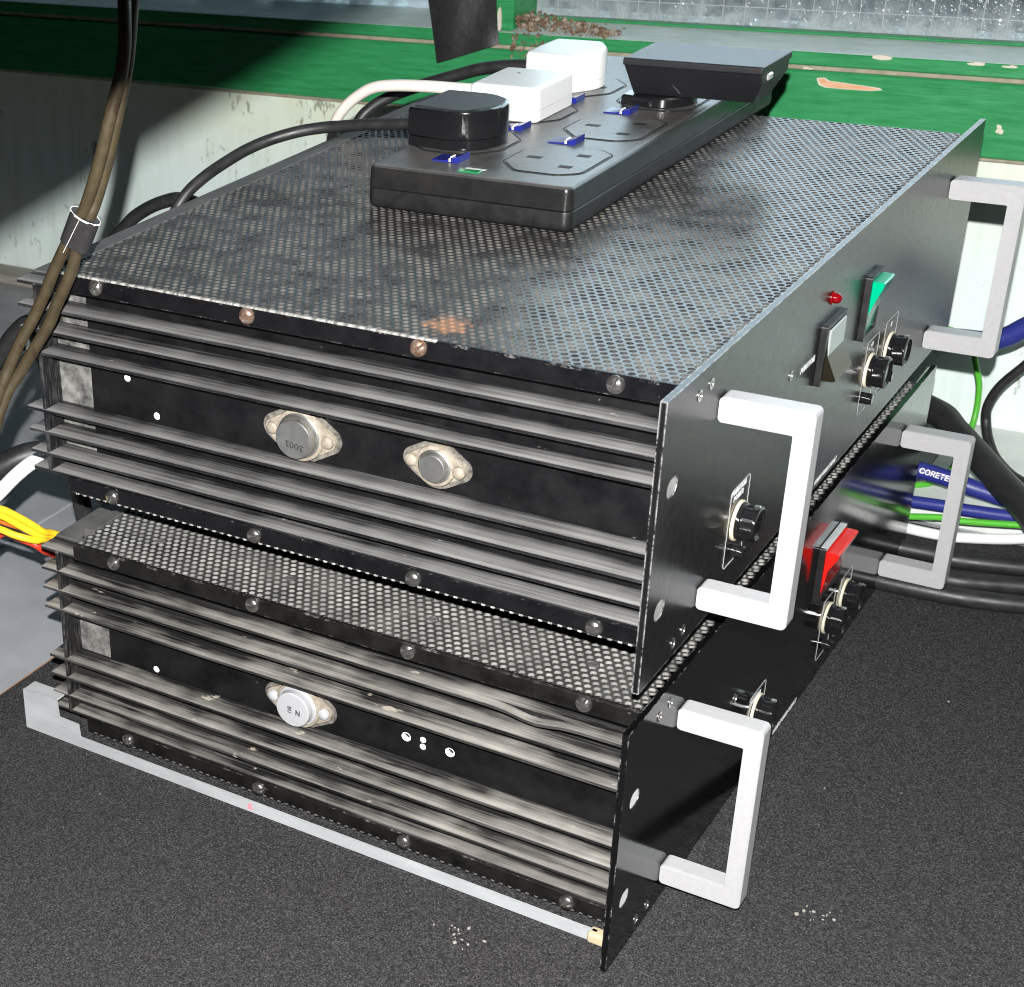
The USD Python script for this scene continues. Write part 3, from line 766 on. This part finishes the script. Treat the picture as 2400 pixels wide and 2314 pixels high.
    obj('capacitor', cat([trimesh.creation.cylinder(.02, .085, sections=24, transform=trimesh.transformations.translation_matrix((-.06, y, -.08))) for y in (.09, .14, .19)]), 'inner', ch)
    if upper:
        for (x, y) in ((-.26, .17), (-.06, .17), (-.26, .42), (-.06, .42)):
            obj('rubber_foot', trimesh.creation.cylinder(.009, .0313, sections=20, transform=trimesh.transformations.translation_matrix((x, y, -.1420))), 'rubber', ch)
    else:
        for (x, y) in ((-.30, .08), (-.03, .08), (-.30, .44), (-.03, .44)):
            obj('rubber_foot', trimesh.creation.cylinder(.009, .0062, sections=20, transform=trimesh.transformations.translation_matrix((x, y, -.1293))), 'rubber', ch)
    # -- controls and print on the front panel
    e = .00012
    pr = []
    if upper:
        for (y, z) in ((.1070, -.0960), (.3085, -.0925), (.3455, -.0925)):
            fuse_holder(u, y, z)
        nub(u, .1055, -.1108); nub(u, .3040, -.1068); nub(u, .3420, -.1068)
        pr += [('outline_print', extrude(outline(.0944, .1195, -.1168, -.0768), e, e + .0001, 'x')), ('outline_print', extrude(outline(.2985, .3215, -.1160, -.0740), e, e + .0001, 'x')),
               ('outline_print', extrude(outline(.3330, .3570, -.1160, -.0735), e, e + .0001, 'x')),
               ('lettering', face_text('PHANTOM', .0026, .0958, -.0802, e)), ('lettering', face_text('POWER', .0026, .0985, -.0838, e)),
               ('lettering', face_text('+V', .0024, .3060, -.0790, e)), ('lettering', face_text('-V', .0024, .3410, -.0790, e)),
               ('lettering', face_text('PHANTOM', .0030, .1775, -.0500, e)), ('lettering', face_text('AUDIO POWER SUPPLY', .0024, .2325, -.1300, e))]
        rocker(u, 'mains_switch', .2735, .2965, -.0650, -.0305, 'greenrocker', 'up')
        s = rocker(u, 'phantom_switch', .2030, .2345, -.0650, -.0340, 'smoke', 'down')
        obj('key_face', cbox((.0030, .2062, -.0500), (.0042, .2312, -.0366), .0005), 'greyrocker', s)
        obj('led', lathe([(.0034, 0), (.0034, .0008), (.0026, .0010), (.0026, .0020)] + [(max(.0026 * math.cos(a), 1e-5), .0020 + .0026 * math.sin(a)) for a in np.linspace(.2, np.pi / 2, 5)], (0, .2150, -.0235), 'x', 18), 'led', u)
    else:
        for (y, z) in ((.1915, -.0915), (.3150, -.0950), (.3480, -.0945)):
            fuse_holder(u, y, z)
        nub(u, .1900, -.1085); nub(u, .3145, -.1125); nub(u, .3475, -.1120)
        pr += [('outline_print', extrude(outline(.1788, .2042, -.1180, -.0780), e, e + .0001, 'x')), ('outline_print', extrude(outline(.3035, .3270, -.1200, -.0800), e, e + .0001, 'x')),
               ('outline_print', extrude(outline(.3370, .3600, -.1200, -.0800), e, e + .0001, 'x')),
               ('lettering', face_text('PHANTOM', .0022, .1805, -.0830, e)), ('lettering', face_text('AUDIO POWER SUPPLY', .0026, .2330, -.1308, e))]
        s = holder('red_switch', u)
        y0, y1, z0, z1 = .2740, .3150, -.0655, -.0310
        fr = rrect(y0, z0, y1, z1, .0012).difference(rrect(y0 + .0022, z0 + .0024, y1 - .0022, z1 - .0024, .0006))
        obj('bezel', extrude(fr, .0001, .0035, 'x'), 'plastic', s)
        obj('bezel_rim', cbox((.0003, y0 + .001, z1 - .0014), (.0040, y1 - .004, z1 + .0003), .0003), 'bare', s)
        prf = [(-.002, z0 + .003), (.0030, z0 + .003), (.0045, z0 + .012), (.0055, z0 + .020), (.0100, z1 - .0062), (.0104, z1 - .0038), (.0092, z1 - .003), (-.002, z1 - .003)]
        obj('rocker_key', extrude(Polygon(prf), y0 + .0028, y1 - .0028, 'y'), 'redrocker', s, 25)
        pass
    for nm, m in pr:
        obj(nm, m, 'ink', fp, False)
    return u


UP = power_supply('upper black rack power supply with green switch, carrying the mains strip', (0, 0, 0), True)
LO = power_supply('lower black rack power supply with red switch, standing on the carpet', (-.0028, .0022, -.15555), False)

# strip of bare metal along the foot of the lower unit
sx = [(-.3710, Z0 + .0002), (-.3710, -.2612), (-.3460, -.2606), (-.3452, -.2725), (-.3310, -.2728), (-.3302, -.2812), (-.0150, -.2812), (-.0150, Z0 + .0002)]
strip = thing('metal_strip', 'pale bare metal strip standing on edge along the foot of the lower unit', 'metal strip')
obj('web', extrude(Polygon(sx), .0192, .0208, 'y'), 'silverbar', strip, False)
obj('top_flange', cbox((-.3708, .0208, -.2624), (-.3462, .0300, -.2612), .0003), 'silverbar', strip)
obj('pen_mark', extrude(Polygon([(-.2140, -.2862), (-.2105, -.2862), (-.2112, -.2822), (-.2132, -.2822)]), .01905, .01915, 'y'), 'pink', strip, False)
obj('foam_block', rbox((-.0190, .0165, Z0 + .0005), (-.0085, .0235, -.2812), .0016), 'foam', None, 40, label='small yellowed foam block at the right end of the metal strip', category='foam block')

# ------------------------------------------------------------------ mains strip, plugs and adapter on the upper unit
ZT = .0205
ms = thing('mains_strip', 'black six way mains extension strip with blue rockers on the upper unit', 'power strip')
X0, X1, Y0, Y1 = -.2418, -.1251, .1915, .5000
SHELL = rrect(X0, Y0, X1, Y1, .0050, 8)
SHELL_JOBS = [('upper_shell', [(-.0006, .0082), (0, .0088), (-.0006, ZT - .0030), (-.0011, ZT - .0012), (-.0020, ZT - .0003), (-.0030, ZT)], 'striptop'),
              ('lower_shell', [(-.0040, -.0029), (-.0012, -.0022), (-.0003, -.0006), (0, .0020), (-.0001, .0074), (-.0007, .0080)], 'plastic')]


def dshape(cx, cy, w, h, flip=1, r=.009):
    """Outline of a British socket or plug: wide at the cable end, narrowing round the earth pin."""
    p = Polygon([(-h / 2, -w * .36), (-h / 2, w * .36), (-h * .28, w / 2), (h * .22, w / 2), (h / 2, w * .22), (h / 2, -w * .22), (h * .22, -w / 2), (-h * .28, -w / 2)])
    p = p.buffer(-.0085).buffer(.0085, quad_segs=8)
    return affinity.translate(affinity.scale(p, flip, 1, origin=(0, 0)), cx, cy)


def shells():
    for nm, st, mt in SHELL_JOBS:
        obj(nm, layered(SHELL, st), mt, ms, 50)


def socket(cx, cy, flip):
    s = holder('socket', ms)
    o = dshape(cx, cy, .0575, .0490, flip)
    obj('groove', extrude(o.difference(o.buffer(-.0009)), ZT - .0001, ZT + .00012, 'z'), 'slot', s, False)
    obj('insert', extrude(o.buffer(-.0016), ZT - .0002, ZT + .0005, 'z'), 'striptop', s, False)
    for (dx, dy, a, b) in ((.0115 * flip, 0, .0080, .0042), (-.0110 * flip, .0120, .0070, .0042), (-.0110 * flip, -.0120, .0070, .0042)):
        obj('slot', cbox((cx + dx - a / 2, cy + dy - b / 2, ZT + .0003), (cx + dx + a / 2, cy + dy + b / 2, ZT + .00066), .00005), 'slot', s)


def blue_rocker(cx, cy, on):
    s = holder('rocker', ms)
    w, l, a, b = .0062, .0080, (.0036 if on else .0008), (.0006 if on else .0036)
    m = extrude(Polygon([(cx - l, ZT - .001), (cx + l, ZT - .001), (cx + l, ZT + a), (cx, ZT + .0008), (cx - l, ZT + b)]), cy - w, cy + w, 'y')
    obj('key', m, 'blue', s, 25)
    mark = cbox((cx + l * .25, cy - w - .0003, ZT + .0004), (cx + l * .25 + .0012, cy - w + .0002, ZT + .0021), .0001)
    obj('white_line', cat([mark, cbox((cx + l * .30, cy - w * .9, ZT + .0014 + a * .22), (cx + l * .30 + .0010, cy - .0010, ZT + .0022 + a * .22), .0001)]), 'white', s)


for cy in (.2390, .3150, .3900):
    socket(-.1555, cy, -1)
for cy in (.2570, .3330, .4050):
    socket(-.2130, cy, 1)
for cy in (.2190, .2950, .3690):
    blue_rocker(-.2060, cy, True)
for cy in (.2775, .3530):
    blue_rocker(-.1665, cy, True)
obj('neon_lamp', cbox((-.1915, .1980, ZT - .0005), (-.1795, .2030, ZT + .0007), .0003), 'neon', ms)
obj('neon_label', cbox((-.1905, .2050, ZT - .0002), (-.1790, .2072, ZT + .00015), .00005), 'ink', ms)


def layered(poly, steps):
    """Stack of offset outlines (offset, z) skinned as hulls: rounded edges on a prism."""
    ms_ = []
    for (o0, z0), (o1, z1) in zip(steps[:-1], steps[1:]):
        A, B = poly.buffer(o0).exterior.coords, poly.buffer(o1).exterior.coords
        ms_.append(m3.Manifold.hull_points([(*p, z0) for p in A] + [(*p, z1) for p in B]))
    out = ms_[0]
    for k in ms_[1:]:
        out = out + k
    return out


shells()
# black plug, first left socket, its flex running off over the left edge
p1 = thing('mains_plug', 'rounded black mains plug in the front left socket of the strip', 'plug')
shp = unary_union([Point(-.2165, .2555).buffer(.0235, 20), sbox(-.2400, .2345, -.2165, .2790)]).convex_hull
obj('body', layered(shp, [(-.0012, ZT + .0002), (0, ZT + .0012), (0, ZT + .0060)]), 'gloss', p1, 35)
obj('cover', layered(shp, [(-.0003, ZT + .0061), (.0003, ZT + .0070), (.0003, ZT + .0200), (-.0004, ZT + .0214), (-.0020, ZT + .0220)]), 'gloss', p1, 35)
obj('top_face', layered(shp.buffer(-.0024), [(0, ZT + .0218), (-.0004, ZT + .0224)]), 'plugtop', p1, 35)
obj('cable', tube([(-.236, .2570, .0285), (-.2450, .2570, .0275), (-0.2554, 0.2570, 0.0263), (-0.2763, 0.2570, 0.0242), (-0.2937, 0.2560, 0.0218), (-0.3063, 0.2540, 0.0202), (-0.3195, 0.2480, 0.0180), (-0.3324, 0.2380, 0.0144), (-0.3411, 0.2260, 0.0105), (-0.3475, 0.2120, 0.0055), (-.3520, .1960, .0000), (-.3570, .184, -.008), (-.362, .176, -.022), (-.366, .170, -.05), (-.37, .17, -.14), (-.376, .17, -.27)],
                  .0034, 14), 'cable', p1, True)
# white plug, second left socket
p2 = thing('mains_plug', 'square white mains plug in the middle left socket of the strip', 'plug')
shp = rrect(-.2420, .3070, -.1975, .3590, .005)
obj('body', layered(shp, [(-.0008, ZT + .0002), (0, ZT + .0010), (0, ZT + .0068)]), 'whiteplug', p2, 35)
obj('cover', layered(shp, [(-.0002, ZT + .0070), (0, ZT + .0078), (-.0010, ZT + .0180), (-.0022, ZT + .0192), (-.0034, ZT + .0195)]), 'whiteplug', p2, 35)
obj('screw', lathe([(.0016, 0), (.0012, .0002), (1e-5, .0002)], (-.226, .343, ZT + .0196), 'z', 12), 'rusty', p2)
obj('cable', tube([(-.238, .332, .0310), (-0.2578, 0.3320, 0.0304), (-0.2813, 0.3330, 0.0298), (-0.3039, 0.3360, 0.0280), (-0.3211, 0.3390, 0.0247), (-0.3343, 0.3420, 0.0178), (-0.3460, 0.3450, 0.0085), (-.354, .348, -.003), (-.360, .35, -.03), (-.365, .352, -.09), (-.37, .352, -.27)], .0036, 14), 'ivory', p2, True)
# white plug, third left socket
p3 = thing('mains_plug', 'tall rounded white mains plug in the far left socket of the strip', 'plug')
shp = unary_union([Point(-.2215, .4060).buffer(.0215, 20), sbox(-.2420, .3835, -.2110, .4300)]).convex_hull.buffer(-.004).buffer(.004)
obj('body', layered(shp, [(-.0008, ZT + .0002), (0, ZT + .0010), (0, ZT + .0060)]), 'whiteplug', p3, 35)
obj('cover', layered(shp, [(-.0001, ZT + .0061), (0, ZT + .0065), (0, ZT + .0210), (-.0010, ZT + .0226), (-.0026, ZT + .0230)]), 'whiteplug', p3, 35)
obj('cable', tube([(-.238, .407, .0305), (-0.2593, 0.4070, 0.0293), (-0.2812, 0.4070, 0.0259), (-0.3014, 0.4060, 0.0198), (-0.3248, 0.4040, 0.0121), (-0.3414, 0.4000, 0.0056), (-0.3540, 0.3940, -0.0023), (-.361, .388, -.013), (-.366, .38, -.04), (-.37, .37, -.12), (-.37, .37, -.27)], .0040, 14), 'cable', p3, True)
# power adapter in the far right socket
ad = thing('power_adapter', 'black block adapter overhanging the far right socket of the strip', 'adapter')
shp = unary_union([Point(-.1540, .3850).buffer(.0195, 20), sbox(-.1730, .3690, -.1540, .4010)]).convex_hull
obj('plug_base', layered(shp, [(-.0008, ZT + .0002), (0, ZT + .0010), (0, ZT + .0052), (-.0010, ZT + .0062)]), 'gloss', ad, 35)
ax0, ax1, ay0, ay1 = -.1695, -.0895, .3575, .4070
obj('body', m3.Manifold.hull_points([(x, y, z) for x, y, z in [
    (ax0 + .001, ay0 + .001, .0455), (ax1 - .001, ay0 + .001, .0455), (ax1 - .001, ay1 - .001, .0455), (ax0 + .001, ay1 - .001, .0455),
    (ax0 + .002, ay0 + .016, ZT + .0064), (ax1 - .008, ay0 + .016, ZT + .0064), (ax1 - .008, ay1 - .006, ZT + .0064), (ax0 + .002, ay1 - .006, ZT + .0064),
    (ax1 - .001, ay0 + .004, .0400), (ax1 - .001, ay1 - .002, .0400)]]), 'adapter', ad, 25)
obj('lid', rbox((ax0, ay0, .0456), (ax1, ay1, .0500), .0010), 'adapter', ad, 40)
port = cbox((ax1 - .0032, .3690, .0405), (ax1 + .0003, .3760, .0445), .0008)
obj('port', port, 'bare', ad)

# ------------------------------------------------------------------ cables
cp = thing('cable_pair', 'two brown cables taped side by side, hanging past the left end of both units', 'cable')
A = [(-.266, .026, .215), (-.267, .023, .170)] + [(-0.2668, 0.0200, 0.1360), (-0.2651, 0.0170, 0.1259), (-0.2638, 0.0140, 0.1134), (-0.2649, 0.0120, 0.1020), (-0.2689, 0.0110, 0.0900), (-0.2730, 0.0100, 0.0777), (-0.2794, 0.0100, 0.0606), (-0.2874, 0.0100, 0.0427), (-0.2926, 0.0100, 0.0335), (-0.3015, 0.0100, 0.0209), (-0.3122, 0.0100, 0.0041), (-0.3179, 0.0100, -0.0059), (-0.3242, 0.0100, -0.0163), (-0.3295, 0.0080, -0.0260), (-0.3347, 0.0050, -0.0354), (-0.3402, 0.0020, -0.0476), (-0.3443, -0.0020, -0.0593), (-.352, -.008, -.085), (-.37, -.015, -.14), (-.42, -.02, -.24)]
B = [(-.265, .032, .215), (-.2665, .029, .170)] + [(-0.2663, 0.0260, 0.1351), (-0.2658, 0.0230, 0.1249), (-0.2658, 0.0200, 0.1122), (-0.2670, 0.0180, 0.1007), (-0.2702, 0.0170, 0.0886), (-0.2736, 0.0160, 0.0763), (-0.2793, 0.0155, 0.0593), (-0.2857, 0.0140, 0.0419), (-0.2890, 0.0120, 0.0334), (-0.2956, 0.0110, 0.0214), (-0.3013, 0.0105, 0.0057), (-0.3068, 0.0100, -0.0042), (-0.3130, 0.0100, -0.0145), (-0.3187, 0.0100, -0.0248), (-0.3261, 0.0090, -0.0353), (-0.3327, 0.0070, -0.0455), (-0.3386, 0.0040, -0.0553), (-0.3437, 0.0000, -0.0648), (-.351, -.006, -.089), (-.368, -.012, -.142), (-.41, -.015, -.24)]
obj('cable', tube(A, .0031, 14), 'brown', cp, True)
obj('cable', tube(B, .0031, 14), 'brown', cp, True)
# tape round both where they part, and a white thread
i0 = np.array([-.2907, .0110, .0338]); i1 = np.array([-.2984, .0106, .0185])
d = (i1 - i0) / np.linalg.norm(i1 - i0); sd = np.array(B[11]) - np.array(A[11]); sd -= d * (sd @ d); sd /= np.linalg.norm(sd); dp = np.cross(d, sd)
ov = unary_union([Point(-.0034, 0).buffer(.0044, 10), Point(.0034, 0).buffer(.0044, 10)]).convex_hull
tp = extrude(ov, 0, np.linalg.norm(i1 - i0), 'z')
v = tp.vertices; tp.vertices = i0 + np.outer(v[:, 0], sd) + np.outer(v[:, 1], dp) + np.outer(v[:, 2], d)
obj('tape_band', tp, 'tape', cp, 40)
ring = [i0 + d * (.0003 * k) + sd * (.0082 * math.cos(a)) + dp * (.0049 * math.sin(a)) for k in range(3) for a in np.linspace(0, 2 * math.pi, 18, endpoint=False) + .3 * k]
tail = [i0 + d * .001 - dp * .0050 * (-1 if dp[1] > 0 else 1) * -1 + sd * .001]
tdir = -1 if dp[1] > 0 else 1
tail = [i0 + d * s - sd * (.0005 + .1 * s) + dp * tdir * .0049 for s in np.linspace(.001, .021, 6)]
obj('thread', cat([tube(ring, .00016, 6, 1), tube(tail, .00016, 6)]), 'ivory', cp, True)


def cable(name, pts, r, m, label, group=None, n=14):
    return obj(name, tube(pts, r, n), m, None, True, label=label, category='cable', group=group)


LB = 'cables behind the left end of the units'
cable('black_cable', [(-.50, .30, -.26), (-.515, .30, -.16), (-.510, .30, -.098), (-.4906, .30, -.0728), (-.4752, .30, -.0613), (-.4585, .30, -.0535), (-.4436, .30, -.0502), (-.425, .30, -.055), (-.41, .30, -.075), (-.40, .30, -.14), (-.40, .30, -.26)], .0046, 'cable', 'black cable loop showing above the rear edge of the upper unit at left')
cable('black_cable', [(-.39, .12, -.25), (-.3970, .11, -.150), (-.402, .10, -.088), (-.4095, .10, -.0690), (-.4218, .10, -.0754), (-.4372, .10, -.0927), (-.4535, .10, -.1135), (-.49, .09, -.18), (-.52, .08, -.275)], .0056, 'cable', 'thick black cable curving away behind the brown cable pair at the left edge')
cable('black_cable', [(-.35, .16, -.26), (-.380, .11, -.165), (-.400, .085, -.142), (-.43, .06, -.160), (-.47, .04, -.21), (-.50, .03, -.275)], .0075, 'cable', 'thick dark cable beneath the brown pair at the left, above the white cable')
cable('white_cable', [(-.36, .17, -.20), (-.3800, .110, -.155), (-.3850, .085, -.140), (-0.3803, 0.0600, -0.1324), (-0.3863, 0.0500, -0.1381), (-0.3922, 0.0400, -0.1467), (-0.3976, 0.0300, -0.1551), (-.41, .015, -.18), (-.43, .0, -.275)], .0042, 'white', 'white cable leaving the left edge behind the heat sink fins of the upper unit')
WIRES = [('yellow', 'yellow_wire', [(-.360, .085, -.195), (-0.3700, 0.0600, -0.1770), (-0.3710, 0.0500, -0.1711), (-0.3730, 0.0450, -0.1659), (-0.3770, 0.0400, -0.1604), (-0.3809, 0.0350, -0.1553), (-0.3842, 0.0300, -0.1514), (-.392, .018, -.146), (-.41, .0, -.15)], 'uppermost yellow wire of the bunch entering at the left edge'),
         ('yellow', 'yellow_wire', [(-.360, .085, -.198), (-0.3710, 0.0600, -0.1793), (-0.3720, 0.0500, -0.1742), (-0.3735, 0.0450, -0.1705), (-0.3775, 0.0400, -0.1656), (-0.3814, 0.0350, -0.1603), (-0.3846, 0.0300, -0.1557), (-.392, .018, -.150), (-.41, .0, -.155)], 'second yellow wire from the top, touching the uppermost one'),
         ('yellow', 'yellow_wire', [(-.361, .085, -.200), (-0.3720, 0.0600, -0.1811), (-0.3723, 0.0500, -0.1766), (-0.3727, 0.0450, -0.1751), (-0.3750, 0.0400, -0.1723), (-0.3805, 0.0350, -0.1690), (-0.3859, 0.0300, -0.1647), (-.394, .018, -.158), (-.41, .0, -.162)], 'lowest yellow wire of the bunch, below the orange one'),
         ('orange', 'orange_wire', [(-.362, .09, -.198), (-0.3740, 0.0620, -0.1785), (-0.3765, 0.0540, -0.1750), (-0.3799, 0.0490, -0.1720), (-0.3865, 0.0440, -0.1684), (-0.3920, 0.0390, -0.1647), (-0.3955, 0.0340, -0.1605), (-.405, .02, -.155), (-.42, .0, -.16)], 'orange wire between the yellow wires at the left edge'),
         ('red', 'orange_wire', [(-.37, .09, -.215), (-0.3800, 0.0700, -0.1983), (-0.3755, 0.0550, -0.1873), (-0.3756, 0.0500, -0.1822), (-0.3784, 0.0480, -0.1797), (-0.3820, 0.0460, -0.1780), (-0.3865, 0.0450, -0.1769), (-.397, .043, -.176), (-.41, .04, -.19)], 'red orange wire under the yellow bunch, dipping behind the lower unit')]
for m, nm, pts, lab in WIRES:
    cable(nm, pts, .0021, m, lab)

RB = 'cables crossing the bench at the right of the units'
cable('black_cable', [(-.16, .66, -.245), (-.07, .645, -.236), (-.0190, .610, -.2310), (-.0003, .590, -.2346), (.0178, .570, -.2390), (.0402, .545, -.2452), (.0596, .525, -.2503), (.09, .49, -.260), (.15, .42, -.276)], .0093, 'cable', 'thickest black cable running diagonally down from behind the front panels at right')
cable('black_cable', [(-.13, .505, -.2820), (-.06, .495, -.2820), (-.0113, .4908, -.2820), (-.0010, .4910, -.2820), (.0188, .4919, -.2820), (.0301, .4905, -.2820), (.0702, .5010, -.2820), (.15, .53, -.2820)], .0058, 'cable', 'black cable on the carpet at right, farthest of the three parallel ones')
cable('black_cable', [(-.13, .475, -.2820), (-.05, .462, -.2820), (.0, .460, -.2820), (.0354, .4610, -.2820), (.0525, .4660, -.2820), (.0757, .4745, -.2820), (.15, .50, -.2820)], .0060, 'cable', 'black cable on the carpet at right, middle of the three parallel ones')
cable('black_cable', [(-.13, .455, -.2820), (-.05, .442, -.2820), (.0, .438, -.2820), (.0405, .4400, -.2820), (.0578, .4435, -.2820), (.0810, .4500, -.2820), (.15, .475, -.2820)], .0060, 'cable', 'black cable on the carpet at right, nearest of the three parallel ones')
cable('white_cable', [(-.13, .535, -.2840), (-.05, .529, -.2840), (-.0153, .5271, -.2840), (.0, .5260, -.2840), (.0121, .5265, -.2840), (.0235, .5287, -.2840), (.0612, .5464, -.2830), (.10, .566, -.2735), (.15, .60, -.2735)], .0037, 'white', 'thick white cable behind the black ones on the carpet at right')
cable('green_wire', [(-.13, .530, -.2790), (-.05, .53, -.2785), (-.0171, .530, -.2778), (-.0091, .530, -.2768), (.0126, .530, -.2724), (.0249, .530, -.2720), (.0584, .530, -.2665), (.0689, .530, -.2648), (.12, .53, -.262)], .0023, 'greencable', 'straight green wire lying along the lower blue cable at right')
cable('blue_cable', [(-.13, .545, -.2765), (-.06, .545, -.2750), (-.0219, .545, -.2729), (-.0113, .545, -.2723), (.0095, .545, -.2709), (.0212, .545, -.2706), (.0503, .545, -.2684), (.0635, .545, -.2666), (.12, .55, -.262)], .0043, 'bluecable', 'lower blue cable seen through the far handle of the lower unit')
bc = thing('blue_cable', 'upper blue cable with white lettering seen through the far handle of the lower unit', 'cable')
bp = [(-.13, .57, -.262), (-.07, .562, -.2560), (-.0287, .560, -.2540), (-.0171, .560, -.2546), (-.0047, .560, -.2556), (.0074, .560, -.2572), (.0278, .562, -.2620), (.06, .570, -.268), (.12, .60, -.269)]
obj('sheath', tube(bp, .0060, 14), 'bluecable', bc, True)
tx = meshkit.text_mesh('CORETEK', .0036, depth=.0002, bold=True)
tv = np.array(tx.vertices); tv[:, 1] -= .0018
c0, c1 = np.array([-.0125, .560, -.2549]), np.array([.0090, .560, -.2574])
e1 = (c1 - c0) / np.linalg.norm(c1 - c0); e3 = np.array([.19, -1.15, .51]); e3 -= e1 * (e3 @ e1); e3 /= np.linalg.norm(e3); e2 = np.cross(e3, e1)
tx.vertices = c0 + np.outer(tv[:, 0], e1) + np.outer(tv[:, 1], e2) + np.outer(tv[:, 2] + .0061 - tv[:, 1] ** 2 * 70, e3)
obj('lettering', tx, 'white', bc, False)
cable('blue_cable', [(-.06, .60, -.176), (-.030, .60, -.1735), (-.0104, .60, -.1718), (.0056, .60, -.1706), (.0180, .60, -.1654), (.0272, .60, -.1578), (.0384, .60, -.1485), (.06, .60, -.13), (.10, .60, -.11)], .0070, 'bluecable', 'short blue cable at the right edge beside the far handle of the upper unit')
cable('green_wire', [(-.075, .66, -.176), (-.0485, .66, -.1845), (-.0262, .66, -.1880), (-.0130, .66, -.1940), (-.0083, .66, -.2088), (-.0027, .66, -.2268), (-.0012, .655, -.2519), (-.0026, .63, -.2720), (-.0062, .60, -.2760), (-.02, .58, -.2760), (-.06, .57, -.276)], .0021, 'greencable', 'thin green wire hanging against the pale wall at right')
cable('black_cable', [(.07, .66, -.160), (.0357, .65, -.1880), (.0247, .65, -.2023), (.0125, .65, -.2194), (.0070, .65, -.2350), (.0079, .65, -.2480), (.0147, .64, -.2600), (.0254, .63, -.2690), (.0457, .615, -.2735), (.09, .60, -.2735)], .0034, 'cable', 'black cable looping in a wide curve against the pale wall at the right edge')

# fluff on the carpet
fl = []
for k in range(40):
    x, y = rng.uniform(-.38, .30), rng.uniform(-.42, .40)
    if -.37 < x < .002 and y > .015:
        continue
    s = trimesh.creation.icosphere(0, .0003 + .0006 * rng.random() ** 3); s.vertices *= rng.uniform(.5, 1.8, 3); s.apply_translation((x, y, Z0 + .0006)); fl.append(s)
for (cx, cy, n) in ((-0.0725, -0.0110, 14), (0.0657, 0.0942, 12)):
    for k in range(n):
        s = trimesh.creation.icosphere(0, .0003 + .0005 * rng.random()); s.vertices *= rng.uniform(.5, 2.0, 3)
        s.apply_translation((cx + rng.normal() * .006, cy + rng.normal() * .004, Z0 + .0008)); fl.append(s)
obj('carpet_lint', cat(fl), 'lint', None, False, label='white specks of lint scattered over the black carpet', category='lint', kind='stuff')
